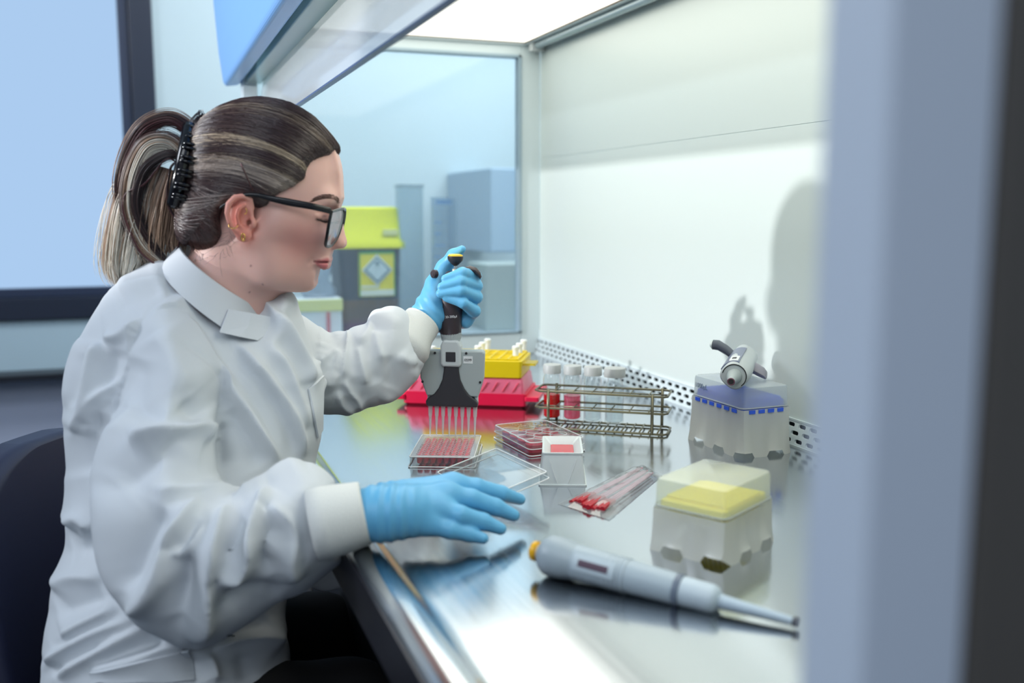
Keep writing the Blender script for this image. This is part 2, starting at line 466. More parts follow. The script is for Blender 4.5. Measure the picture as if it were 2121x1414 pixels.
part('diamond_symbol', MB().prism([(cx - .007, cz + hw * .62), (cx, cz + hw * .34), (cx + .007, cz + hw * .62), (cx, cz + hw * .84)], ly - .005, ly - .004, axis='y'), 'diamond_grey', sb)
part('label_text_strip', MB().box((x0 + .005, ly - .001, z0 + .024), (x0 + (x1 - x0) * .55, ly, z0 + .031)).box((x0 + .003, ly - .001, z0 + .002), (x1 - .003, ly, z0 + .019)), mat('label_pale', (214, 222, 210), .5), sb)
part('lid_plate', MB().box((wv(795, 600), -.094, at(0, 0, SB)[2] * 0 + zl[3] - .075), (wv(826, 600), -.088, zl[3] - .058)), mat('lid_pale', (226, 230, 160), .5), sb)
# graduated cylinder and a clear beaker-like column beyond the glass
yc = 2.62
g0 = at(922, 690, yc); zt = at(922, 408, yc)[2]
gc = thing('measuring_cylinder', 'tall clear measuring cylinder with blue graduation marks beyond the glass', 'measuring cylinder', (g0[0], yc, bench_z))
r = (at(948, 500, yc)[0] - at(896, 500, yc)[0]) / 2
hh = zt - bench_z
part('cylinder_wall', MB().lathe([(r * 1.5, 0), (r * 1.5, .008), (r, .012), (r, hh - .004), (r * 1.12, hh)], n=32, cap=False), thin('cyl_clear', (216, 228, 238), .05, .22, (176, 200, 218), .1), gc, smooth='auto')
for k in range(9):
    z = hh * (.2 + .078 * k)
    wdt = .55 if k % 3 == 0 else .36
    part('graduation', MB().loft([[(r * 1.01 * sin(a), -r * 1.01 * cos(a), z + dz) for a in np.linspace(-1.1, -1.1 + wdt * 1.6, 6)] for dz in (0, .0035)], close=False, cap=False), mat('grad_blue', (96, 150, 205), .5), gc, fix=False)
part('blue_marking', MB().loft([[(r * 1.01 * sin(a), -r * 1.01 * cos(a), z) for a in np.linspace(-.9, .3, 8)] for z in (hh - .02, hh - .008)], close=False, cap=False), 'grad_blue', gc, fix=False)
g1 = at(855, 690, yc + .1)
c2 = thing('specimen_column', 'clear empty plastic column standing right of the yellow lidded bin', 'column', (g1[0], yc + .12, bench_z))
zt2 = at(855, 382, yc + .1)[2] - bench_z
part('column_wall', MB().prism(rrect(-.035, -.03, .035, .03, .008), 0, zt2), thin('col_clear', (222, 232, 238), .04, .12, (206, 220, 226), .1), c2)
part('column_rim', MB().prism(rrect(-.038, -.033, .038, .033, .008), zt2 - .01, zt2), 'clear_plastic', c2)
g2 = at(1040, 690, 2.85)
bx = tag(part('storage_box', MB().box((g2[0] - .07, 2.8, bench_z), (g2[0] + .12, 2.98, at(1040, 545, 2.85)[2])), mat('box_grey', (166, 178, 176), .6), None, bevel=.004), 'pale grey box on the side bench beyond the glass, right end', 'box')
bx2 = at(1045, 400, 3.1)
tag(part('wall_dispenser', MB().box((bx2[0] - .05, 3.1, at(0, 540, 3.1)[2]), (bx2[0] + .1, RY, at(0, 330, 3.1)[2])), mat('disp_blue', (160, 184, 206), .5), None, bevel=.006), 'pale blue dispenser box on the far wall, above the grey box', 'dispenser')
# clear bag hanging on the left of the bin, white pack with a yellow band beneath
q0 = at(640, 690, 2.68)
wp = thing('white_pack', 'white packet with a pale yellow band, left of the dark waste bin', 'packet', (q0[0], 2.72, bench_z))
xa, xb = at(598, 640, 2.68)[0] - q0[0], at(708, 640, 2.68)[0] - q0[0]
zz = at(640, 618, 2.68)[2] - bench_z
part('pack_body', MB().prism(rrect(xa, -.05, xb, .05, .01), 0, zz), mat('pack_white', (208, 216, 222), .5), wp, bevel=.004)
part('pack_band', MB().box((xa - .001, -.052, zz * .72), (xb + .001, .052, zz * .98)), mat('pack_yellow', (214, 218, 150), .5), wp, bevel=.002)
part('pack_stripe', MB().box((xb - .045, -.053, .0), (xb - .035, -.05, zz * .7)), mat('pack_red', (190, 110, 120), .5), wp)
bg = MB(); random.seed(3)
rings = []
for i, z in enumerate(np.linspace(zz, at(660, 515, 2.68)[2] - bench_z, 7)):
    wq = .045 + .012 * sin(i * 2.1); rings.append([(xb - .055 + (wq - .004 * i) * cos(a) + .004 * random.uniform(-1, 1), .028 * sin(a) + .004 * random.uniform(-1, 1), z) for a in np.linspace(0, 2 * pi, 15)[:-1]])
bg.loft(rings)
tag(part('clear_bag', bg, thin('bag_film', (222, 230, 240), .08, .3, (190, 202, 216), .15), None, smooth=True), 'crumpled clear plastic bag on the white packet beside the waste bin', 'bag').location = wp.location

# ================================================================== chair
ch = thing('office_chair', 'dark navy office chair behind the seated worker', 'chair', (.10, 1.25, -.0), radians(-32))
seatb = MB().loft([[(x, y, z) for x, y in rrect(-.22 + q, -.25 + q, .27 - q, .25 - q, .08, 7)] for z, q in ((.38, .03), (.395, .005), (.43, 0), (.45, .02), (.457, .06))])
part('seat', seatb, mat('chair_navy', (30, 34, 62), .55), ch, smooth='auto')
bk = MB(); ring = []
zc = D(60, 940, 1.20)[2]
for i in range(33):
    th = 1 - (1 - i / 32) ** 1.6
    z = .50 + (zc - .50) * th
    wv_ = .225 * (1 - .12 * abs(th - .4)) * (1.0 if th < .72 else sqrt(max(0.02, 1 - ((th - .72) / .285) ** 2)))
    ring.append([(-.235 - .05 * th + .045 * (abs(y_) / .23) ** 2 + s_ * .028, y_, z) for s_, y_ in [(1, wv_ * k) for k in np.linspace(-1, 1, 13)] + [(-1, wv_ * k) for k in np.linspace(1, -1, 13)]])
bk.loft(ring)
part('backrest', bk, 'chair_navy', ch, smooth=True)
part('back_bar', MB().tube([(-.02, 0, .40), (-.24, 0, .40), (-.30, 0, .46), (-.30, 0, .72)], .018, 10), 'black', ch, smooth='auto')
part('column', MB().lathe([(.028, .07), (.028, .3), (.02, .3), (.02, .42)], n=18), 'black', ch, smooth='auto')
for k in range(5):
    a = 2 * pi * k / 5 + .3
    part('leg', MB().tube([(0, 0, .09), (.27 * cos(a), .27 * sin(a), .06)], [.024, .015], 8), 'black', ch)
    part('castor', MB().lathe([(.024, -.018), (.027, -.012), (.027, .012), (.024, .018)], (.27 * cos(a), .27 * sin(a), .027), (-sin(a), cos(a), 0), 16), 'black', ch, smooth='auto')
# ================================================================== things on the work surface
def frame(o, xaxis, up=(0, 0, 1)):
    """matrix with origin o, local x along xaxis, local z as near up as can be"""
    x = Vector(xaxis).normalized(); z = Vector(up); z = (z - x * z.dot(x)).normalized(); y = z.cross(x)
    return Matrix(((x.x, y.x, z.x, o[0]), (x.y, y.y, z.y, o[1]), (x.z, y.z, z.z, o[2]), (0, 0, 0, 1)))
AX = Vector((0.920, -0.392, 0)); AY = Vector((0.392, 0.920, 0))
mat('medium_red', (205, 6, 22), .12, 0, Transmission_Weight=.0, Coat_Weight=.6)
mat('medium_pink', (214, 38, 70), .15)
thin('liquid_red', (255, 30, 30), .04, .85, (236, 0, 10), .05)
thin('liquid_pink', (255, 170, 190), .04, .45, (255, 130, 160), .05)
thin('liquid_clear', (246, 250, 252), .05, .06, (246, 250, 252), .03)
thin('clear_wall', (248, 250, 250), .06, .035, (250, 252, 253), .05, 1.45); thin('vial_glass', (248, 250, 250), .08, .0, None, .03, 1.7); thin('well_sheet', (250, 250, 250), .08, .42, (250, 250, 252), .1)

# ---- 96 well plate
mp_ = T(848, 968)
pl = thing('well_plate', 'clear rectangular well plate full of red liquid, under the pipette tips', 'well plate', M=frame(mp_ + np.array([0, 0, .0002]), AX))
PW, PL_, PH = .0855, .1276, .0144
sk = MB()
sk.loft([[(x, y, z) for x, y in rrect(-q, -q, PW + q, PL_ + q, .004)] for z, q in ((0, .0012), (.0035, .0012), (.0036, 0), (PH - .001, 0))], cap=False)
sk.loft([[(x, y, z) for x, y in rrect(.0025, .0025, PW - .0025, PL_ - .0025, .003)] for z in (.0, PH - .001)], cap=False)
part('plate_skirt', sk, 'clear_wall', pl, fix=False)
tp = MB(); wells = []
m = 12
for i in range(8):
    for j in range(12):
        cx, cy = PW / 2 + (i - 3.5) * .009, PL_ / 2 + (j - 5.5) * .009
        wells.append((cx, cy))
        sq = []
        for k in range(m):
            a = 2 * pi * k / m; c, s_ = cos(a), sin(a); q = .0045 / max(abs(c), abs(s_)); sq.append((cx + q * c, cy + q * s_, PH - .0006))
        ci = [(cx + .0034 * cos(2 * pi * k / m), cy + .0034 * sin(2 * pi * k / m), PH - .0006) for k in range(m)]
        cr = [(x, y, PH + .0002) for x, y, z in ci]
        cb = [(cx + (x - cx) * .95, cy + (y - cy) * .95, .002) for x, y, z in ci]
        tp.loft([sq, ci, cr], cap=False)
x0, y0 = PW / 2 - .036, PL_ / 2 - .054
tp.box((0, 0, PH - .001), (x0, PL_, PH - .0004)).box((PW - x0, 0, PH - .001), (PW, PL_, PH - .0004)).box((x0, 0, PH - .001), (PW - x0, y0, PH - .0004)).box((x0, PL_ - y0, PH - .001), (PW - x0, PL_, PH - .0004))
part('well_grid', tp, 'well_sheet', pl, fix=False, label='clear top sheet with rimmed wells')
part('plate_edges', MB().tube([(x, y, PH) for x, y in rrect(0, 0, PW, PL_, .004)], .0007, 6, closed=True).tube([(x, y, .0012) for x, y in rrect(-.0014, -.0014, PW + .0014, PL_ + .0014, .004)], .0009, 6, closed=True), mat('rim_white', (236, 240, 242), .25), pl, label='bright moulded edges')
w0 = part('red_medium', MB().lathe([(.0008, .0018), (.0025, .0026), (.0031, .0045), (.0033, .0118)], n=12), 'liquid_red', pl, smooth='auto')
mdw = mat('medium_deep', (236, 16, 50), .2)
w0.data.materials[0] = mdw
w0.location = (*wells[0], 0)
for cx, cy in wells[1:]:
    c = w0.copy(); COL.objects.link(c); c.parent = pl; c.location = (cx, cy, 0)

# ---- multi-channel pipette held over the plate
po = np.array(D(937, 905, 1.395))
k_ = 1.395 / FPX
tilt = Vector((0, 0, 1)) + AX * .022
mp = thing('multichannel_pipette', 'eight channel pipette held in the raised gloved hand over the well plate', 'pipette', M=frame(po, AX - Vector((0, 0, .022)), tilt))
def pq(px, py):
    return ((px - 937 - (905 - py) * .022) * k_, (905 - py) * k_)
TP = .0092
tipm = MB().lathe([(.0006, 0), (.0011, .006), (.0021, .030), (.0026, .031), (.0034, .052)], n=14)
tp0 = part('pipette_tip', tipm, thin('tip_plastic', (246, 250, 250), .05, .65, (250, 252, 252), .2), mp, smooth='auto')
nz = part('nozzle', MB().lathe([(.0030, .044), (.0034, .052), (.0036, .058)], n=14), 'light_grey', mp, smooth='auto')
for i in range(8):
    if i == 0: a, b = tp0, nz
    else:
        a = tp0.copy(); COL.objects.link(a); a.parent = mp; b = nz.copy(); COL.objects.link(b); b.parent = mp
    a.location = ((i - 3.5) * TP, 0, 0); b.location = ((i - 3.5) * TP, 0, 0)
bell = [(pq(886, 838)), (pq(884, 828)), (pq(888, 822)), (pq(902, 812)), (pq(911, 800)), (pq(919, 782)), (pq(922, 764)), (pq(923, 748)), (pq(953, 748)), (pq(953, 764)), (pq(956, 782)), (pq(964, 800)), (pq(973, 812)), (pq(986, 822)), (pq(991, 828)), (pq(991, 838))]
part('tip_ejector', MB().prism(bell, -.012, .010, axis='y'), 'charcoal', mp, bevel=.0022, seg=3)
def gpl(pts, y0, y1, nm, m, bv=.0015, lab_=None):
    return part(nm, MB().prism([pq(*p) for p in pts], y0, y1, axis='y'), m, mp, bevel=bv, label=lab_)
gpl([(886, 817), (873, 780), (873, 729), (876, 724), (1002, 722), (1005, 727), (1003, 780), (992, 817)], -.008, .012, 'channel_body', 'grey_plastic', .002)
gpl([(916, 752), (916, 712), (922, 700), (952, 700), (958, 712), (958, 752), (953, 755), (921, 755)], -.0145, .013, 'neck_block', 'light_grey', .003)
gpl([(927, 744), (927, 724), (947, 724), (947, 744)], -.0155, -.013, 'lock_button', 'charcoal', .0008)
for px, py in ((904, 728), (968, 727), (878, 788), (996, 786)):
    x, z = pq(px, py)
    part('screw', MB().lathe([(.0018, 0), (.0018, .001)], (x, -.0085, z), (0, -1, 0), 12), 'black', mp)
for px in (891, 903, 973, 986):
    x, z = pq(px, 823)
    part('channel_tube', MB().lathe([(.0036, -.006), (.0036, .008)], (x, .001, z), (0, 0, 1), 12), 'white_plastic', mp, smooth='auto')
gpl([(962, 748), (962, 733), (981, 733), (981, 748)], -.0085, -.0079, 'number_label', 'white_plastic', 0)
def on_front(px, py, y, rx=0):
    x, z = pq(px, py)
    return Matrix.Translation((x, y, z)) @ Matrix.Rotation(radians(90), 4, 'X') @ Matrix.Rotation(radians(rx), 4, 'Z')
text_part('label_number', '0599', .0052, 'black', mp, on_front(971.5, 741, -.0087))
x0_, z0_ = pq(936, 700)
zt_ = pq(936, 560)[1]
def sec(z, rx, ry, dx=0, dy=0, n=28):
    return [(x0_ + dx + rx * cos(2 * pi * k / n), dy + ry * sin(2 * pi * k / n), z) for k in range(n)]
part('neck_collar', MB().loft([sec(pq(0, 704)[1], .0125, .012), sec(pq(0, 697)[1], .0145, .013), sec(pq(0, 686)[1], .0150, .0135)]), 'grey_plastic', mp, smooth='auto')
rb = MB()
for k in range(20):
    a = pi + pi * (k + .5) / 20
    rb.tube([(x0_ + .0128 * cos(a), .0122 * sin(a), pq(0, 703)[1]), (x0_ + .0152 * cos(a), .0137 * sin(a), pq(0, 688)[1])], .0005, 5)
part('collar_ribs', rb, 'light_grey', mp)
part('handle', MB().loft([sec(pq(0, 690)[1], .0142, .0135, -.001), sec(pq(0, 687)[1], .0155, .0145, -.001), sec(pq(0, 650)[1], .0165, .0155, -.0015), sec(pq(0, 615)[1], .0165, .0155, 0), sec(pq(0, 590)[1], .0150, .015, .002), sec(pq(0, 566)[1], .0125, .013, .003), sec(pq(0, 562)[1], .010, .011, .003)]), 'handle_dark', mp, smooth='auto')
part('handle_seam', MB().tube([(x0_ - .0105, -.0118, pq(0, 688)[1]), (x0_ - .0112, -.0122, pq(0, 660)[1]), (x0_ - .0108, -.0125, pq(0, 625)[1])], .0004, 5), 'black', mp)
text_part('volume_text', '20-200µl', .0046, 'white_plastic', mp, on_front(939, 652, -.0166, 6))
hk = MB()
rg = []
for i, (px, py, wx, th) in enumerate(((945, 572, .006, .004), (958, 560, .0075, .0045), (973, 556, .008, .0045), (986, 559, .0075, .004), (995, 567, .006, .0032), (998, 574, .004, .0022))):
    x, z = pq(px, py); rg.append([(x + th * .5 * cos(2 * pi * k / 14), wx * sin(2 * pi * k / 14) - .002, z + th * cos(2 * pi * k / 14)) for k in range(14)])
part('finger_hook', hk.loft(rg), 'handle_dark', mp, smooth='auto')
kx, kz = pq(946, 566)
part('plunger_rod', MB().lathe([(.0016, 0), (.0016, pq(0, 546)[1] - kz)], (kx, 0, kz), n=12), 'rod_metal', mp, smooth='auto')
part('plunger_sleeve', MB().lathe([(.0038, 0), (.0034, .009)], (kx - .001, .001, kz - .003), n=16), mat('sleeve_cream', (232, 222, 190), .4), mp, smooth='auto')
kz2 = pq(0, 551)[1]
part('plunger_knob', MB().lathe([(.002, 0), (.005, .0022), (.0098, .007), (.0112, .0105), (.0112, .0135), (.010, .0142)], (kx - .0003, 0, kz2), n=28), 'charcoal', mp, smooth='auto')
part('plunger_cap', MB().lathe([(.0105, 0), (.0098, .0018), (.006, .003)], (kx - .0003, 0, kz2 + .0138), n=28), mat('cap_yellow', (228, 190, 20), .4), mp, smooth='auto')
x, z = pq(911, 569)
part('tip_release', MB().lathe([(.004, 0), (.0062, .002), (.0062, .007), (.004, .009)], (x - .002, .004, z), (-.75, -.6, .1), 18), 'handle_dark', mp, smooth='auto')

# ---- red rack with pink cover, yellow rack on it
rc = T(835, 838); rc2 = T(1080, 846)
RX = Vector((rc2 - rc)).normalized()
rr = thing('red_tube_rack', 'bright red tube rack with a pink translucent cover behind the pipette', 'tube rack', M=frame(rc, RX))
Lr = float(np.linalg.norm(rc2 - rc)) + .008
rb_ = MB().loft([[(x, y, z) for x, y in rrect(-q, -q, Lr + q, .125 + q, .006)] for z, q in ((.0002, -.004), (.004, 0), (.024, 0))])
part('rack_base', rb_, 'red_plastic', rr, smooth='auto')
part('base_lip', MB().prism(rrect(-.012, -.003, .004, .11, .003), .010, .019), 'red_plastic', rr, bevel=.001)
part('base_lip', MB().prism(rrect(Lr - .004, .0, Lr + .022, .12, .004), .012, .020), 'red_plastic', rr, bevel=.001)
cov = MB().loft([[(x, y, z) for x, y in rrect(.004 + q, .003 + q, Lr - .004 - q, .122 - q, .006)] for z, q in ((.0242, 0), (.046, .003), (.050, .006))])
part('rack_cover', cov, thin('pink_cover', (255, 130, 165), .04, .80, (255, 128, 165), .25), rr, smooth='auto', label='pink translucent cover')
rbm = MB()
for k in range(11):
    x = .018 + k * (Lr - .036) / 10
    rbm.tube([(x - .006, .0025, .028), (x + .004, .0035, .044)], .0012, 5)
part('cover_ribs', rbm, thin('rib_pink', (255, 140, 170), .03, .8, (250, 120, 150), .3), rr)
yo = frame(rc + np.array([0, 0, .0503]), RX)
yr = thing('yellow_tube_rack', 'yellow tube rack standing on top of the red rack, holding white tubes', 'tube rack', M=yo @ Matrix.Translation((.028, 0.004, 0)))
YLr = Lr - .036
ym = MB()
ym.loft([[(x, y, z) for x, y in rrect(q, q, YLr - q, .112 - q, .005)] for z, q in ((.0, .003), (.002, .001), (.030, 0), (.031, .001))])
part('rack_body', ym, 'yellow_plastic', yr, smooth='auto')
ribs = MB()
nx, ny = 10, 6
for i in range(nx + 1):
    x = .004 + i * (YLr - .014) / nx; ribs.box((x, .003, .031), (x + .0035, .109, .0345))
for j in range(ny + 1):
    y = .003 + j * .102 / ny; ribs.box((.004, y, .031), (YLr - .006, y + .0035, .0345))
part('rack_grid', ribs, 'yellow_plastic', yr, bevel=.0006)
part('rack_tab', MB().prism(rrect(YLr - .002, .01, YLr + .022, .05, .003), .022, .026), thin('tab_yellow', (255, 240, 120), .03, .6, (238, 222, 70), .2), yr, label='pale translucent end tab')
tubes = [(896, 716, 'white microtube at the left end of the yellow rack, beside the pipette'),
         (990, 715, 'front left white microtube right of the pipette'), (999, 708, 'white microtube in the middle of the left diagonal of three'), (1010, 701, 'tallest looking rear microtube of the left diagonal of three'),
         (1068, 716, 'front white microtube at the right end of the yellow rack'), (1076, 710, 'middle white microtube at the right end of the yellow rack'), (1085, 703, 'rearmost white microtube at the right end of the yellow rack')]
tm = None
for px, py, lb in tubes:
    zt = .050 + .052
    p = T(px, py, zt)
    if tm is None:
        tm = thing('microtube', lb, 'tube', p - np.array([0, 0, .020]), 0, 'white tubes in the yellow rack')
        part('tube_body', MB().lathe([(.003, -.016), (.0050, -.002), (.0052, .014)], n=18), mat('tube_white', (232, 236, 236), .35), tm, smooth='auto')
        part('tube_cap', MB().lathe([(.0058, .013), (.0062, .014), (.0062, .0185), (.0048, .0200)], n=18), 'tube_white', tm, smooth='auto')
    else:
        t2 = copy_tree(tm); t2.location = p - np.array([0, 0, .020]); t2['label'] = lb

# ---- twelve well culture plate with lid
cl = T(1098, 947); ln = T(1020, 905)
CX = Vector((ln - cl)).normalized()
cp = thing('culture_plate', 'lidded clear culture plate with pink wells, lying between well plate and wire rack', 'culture plate', M=frame(cl, CX) @ Matrix.Translation((0, -.0855, 0)))
LL = .1276
bs = MB().loft([[(x, y, z) for x, y in rrect(-q, -q, LL + q, .0855 + q, .006)] for z, q in ((.0003, .001), (.003, .001), (.0031, -.001), (.017, -.001))], cap=False)
part('plate_base', bs, 'clear_wall', cp, fix=False)
ld = MB().loft([[(x, y, z) for x, y in rrect(-.0005 + q, -.0005 + q, LL + .0005 - q, .086 - q, .006)] for z, q in ((.0105, 0), (.0192, 0), (.0200, .0012), (.0203, .003))])
part('plate_lid', ld, 'clear_wall', cp, smooth='auto')
part('lid_rim', MB().tube([(x, y, .0198) for x, y in rrect(.0008, .0008, LL - .0008, .0847, .006)], .0007, 6, closed=True).tube([(x, y, .0106) for x, y in rrect(-.0006, -.0006, LL + .0006, .0861, .006)], .0006, 6, closed=True).tube([(x, y, .0016) for x, y in rrect(-.001, -.001, LL + .001, .0865, .006)], .0008, 6, closed=True), mat('rim_white', (224, 230, 232), .25), cp)
wl_ = None
for i in range(4):
    for j in range(3):
        x, y = LL / 2 + (i - 1.5) * .0270, .0855 / 2 + (j - 1) * .0260
        if wl_ is None:
            wl_ = part('pink_well', MB().lathe([(.0118, .002), (.0122, .0125), (.0120, .0127)], n=26), thin('well_pink', (250, 90, 120), .04, .85, (232, 36, 84), .1), cp, smooth='auto'); c = wl_
        else:
            c = wl_.copy(); COL.objects.link(c); c.parent = cp
        c.location = (x, y, 0)
wr_ = MB()
for i in range(4):
    for j in range(3):
        x, y = LL / 2 + (i - 1.5) * .0270, .0855 / 2 + (j - 1) * .0260
        wr_.tube([(x + .0124 * cos(2 * pi * k / 24), y + .0124 * sin(2 * pi * k / 24), .0165) for k in range(24)], .0005, 5, closed=True)
part('well_rims', wr_, 'rim_white', cp)
random.seed(11)
dp = MB()
for k in range(46):
    x, y = LL - .012 - random.random() * .030, .012 + random.random() * .05
    r = random.uniform(.0006, .0016); dp.sphere((x, y, .0204), r, 8, 5, (1.3, 1, .4))
part('condensation', dp, mat('drop_amber', (214, 186, 130), .1, 0, Transmission_Weight=.4), cp, smooth=True)

# ---- white reagent reservoir
r1 = T(1117, 1006); r2 = T(1216, 1007)
rv = thing('reagent_reservoir', 'white plastic reagent trough with red liquid, in front of the culture plate', 'trough', M=frame(r1, Vector(r2 - r1)))
RW, RL_, RH = .0575, .098, .041
def ring(x0, y0, x1, y1, z, r=.003): return [(x, y, z) for x, y in rrect(x0, y0, x1, y1, r, 4)]
tr = MB().loft([ring(-.001, -.001, RW + .001, RL_ + .001, 0), ring(-.001, -.001, RW + .001, RL_ + .001, .0018), ring(.0005, .0005, RW - .0005, RL_ - .0005, .002), ring(.0045, .0045, RW - .0045, RL_ - .0045, RH - .002), ring(.0035, .0035, RW - .0035, RL_ - .0035, RH - .0018), ring(.0035, .0035, RW - .0035, RL_ - .0035, RH), ring(.006, .006, RW - .006, RL_ - .006, RH), ring(.0150, .014, RW - .0150, RL_ - .016, RH - .010), ring(.0195, .020, RW - .0195, RL_ - .024, .010)], cap=False)
tr.add([*ring(.0195, .020, RW - .0195, RL_ - .024, .010)], [tuple(range(16))])
part('trough', tr, mat('trough_white', (214, 222, 224), .38), rv, smooth='auto', fix=False)
part('red_liquid', MB().loft([ring(.0152, .0145, RW - .0152, RL_ - .0165, .0305), ring(.0142, .0138, RW - .0142, RL_ - .0158, .0325)]), 'liquid_red', rv, label='red liquid at the bottom of the trough').data.materials[0] = mat('liquid_pool', (206, 22, 40), .08)
part('front_ribs', MB().tube([(.012, .0008, .034), (.022, -.0002, .004)], .0005, 5).tube([(RW - .012, .0008, .034), (RW - .022, -.0002, .004)], .0005, 5), mat('rib_white', (228, 234, 236), .35), rv)

# ---- wire rack with four vials
RZ = .060
pA, pB, pC = T(1107, 809, RZ), T(1382, 823, RZ), T(1388, 805, RZ)
wx = Vector(pB - pA); WLn = wx.length
wk = thing('wire_rack', 'bronze coloured wire rack holding four capped vials in front of the grille', 'rack', M=frame((pA[0], pA[1], WT), wx))
WW = .058
wm = mat('wire_bronze', (122, 118, 98), .38, .8)
R_ = .0018
def frm(z): return [(x, y, z) for x, y in ((.008, 0), (WLn - .004, 0), (WLn, .006), (WLn, WW - .006), (WLn - .006, WW), (.006, WW), (0, WW - .006), (0, .008))]
for z, nm in ((RZ, 'top_frame'), (RZ - .026, 'middle_frame'), (.0025, 'bottom_frame')):
    part(nm, MB().tube(frm(z), R_, 8, closed=True), wm, wk, smooth=True)
for z in (RZ, RZ - .026):
    for k in range(1, 7):
        x = k * WLn / 7
        part('cross_wire', MB().tube([(x, 0, z - .001), (x, WW, z - .001)], .0011, 6), wm, wk, smooth=True)
    part('long_wire', MB().tube([(0, WW / 2, z - .002), (WLn, WW / 2, z - .002)], .0012, 6), wm, wk, smooth=True)
for k in range(1, 15):
    x = k * WLn / 15
    part('floor_wire', MB().tube([(x, 0, .0045), (x, WW, .0045)], .0013, 6), wm, wk, smooth=True)
for x, y in ((.022, 0), (WLn - .022, 0), (.022, WW), (WLn - .014, WW)):
    part('post', MB().tube([(x, y, .001), (x, y, RZ + .003)], .0024, 8), wm, wk, smooth=True)
vials = [(1143, 866, 'first vial from the left in the wire rack, filled with deep red liquid', 'liquid_red', .5),
         (1185, 869, 'second vial in the wire rack, filled with pale pink liquid', 'liquid_pink', .5),
         (1227, 872, 'third vial in the wire rack, clear liquid with drops on the glass', 'liquid_clear', .5),
         (1272, 876, 'fourth vial, rightmost in the wire rack, clear with a wider cap and narrow neck', 'liquid_clear', .55)]
for i, (px, py, lb, lq, fl) in enumerate(vials):
    p = T(px, py, .006)
    vt = thing('vial', lb, 'vial', p)
    r = .0142 if i < 3 else .0147
    hv = .074
    if i < 3: pr_ = [(r - .003, 0), (r, .002), (r, hv - .010), (r - .0015, hv - .004), (r - .003, hv - .001), (r - .003, hv + .002)]
    else: pr_ = [(r - .003, 0), (r, .002), (r, hv - .018), (r - .002, hv - .011), (r - .004, hv - .006), (r - .003, hv + .001)]
    part('vial_wall', MB().lathe(pr_, n=32), 'vial_glass', vt, smooth='auto')
    part('liquid', MB().lathe([(r - .0035, .003), (r - .0012, .005), (r - .0012, .003 + hv * fl)], n=32), lq, vt, smooth='auto')
    rc_ = .0142 if i < 3 else .0168
    part('cap', MB().lathe([(rc_, hv), (rc_, hv + .0125), (rc_ - .0008, hv + .0138), (rc_ - .003, hv + .0143)], n=36), mat('cap_grey', (176, 180, 180), .45), vt, smooth='auto')
    if i in (1, 2):
        random.seed(i); dp = MB()
        for k in range(60):
            a = random.uniform(0, 2 * pi); z = random.uniform(hv * .56, hv - .012); rr_ = random.uniform(.0003, .0008)
            dp.sphere((r * cos(a), r * sin(a), z), rr_, 6, 4)
        part('water_drops', dp, 'clear_wall', vt, smooth=True)

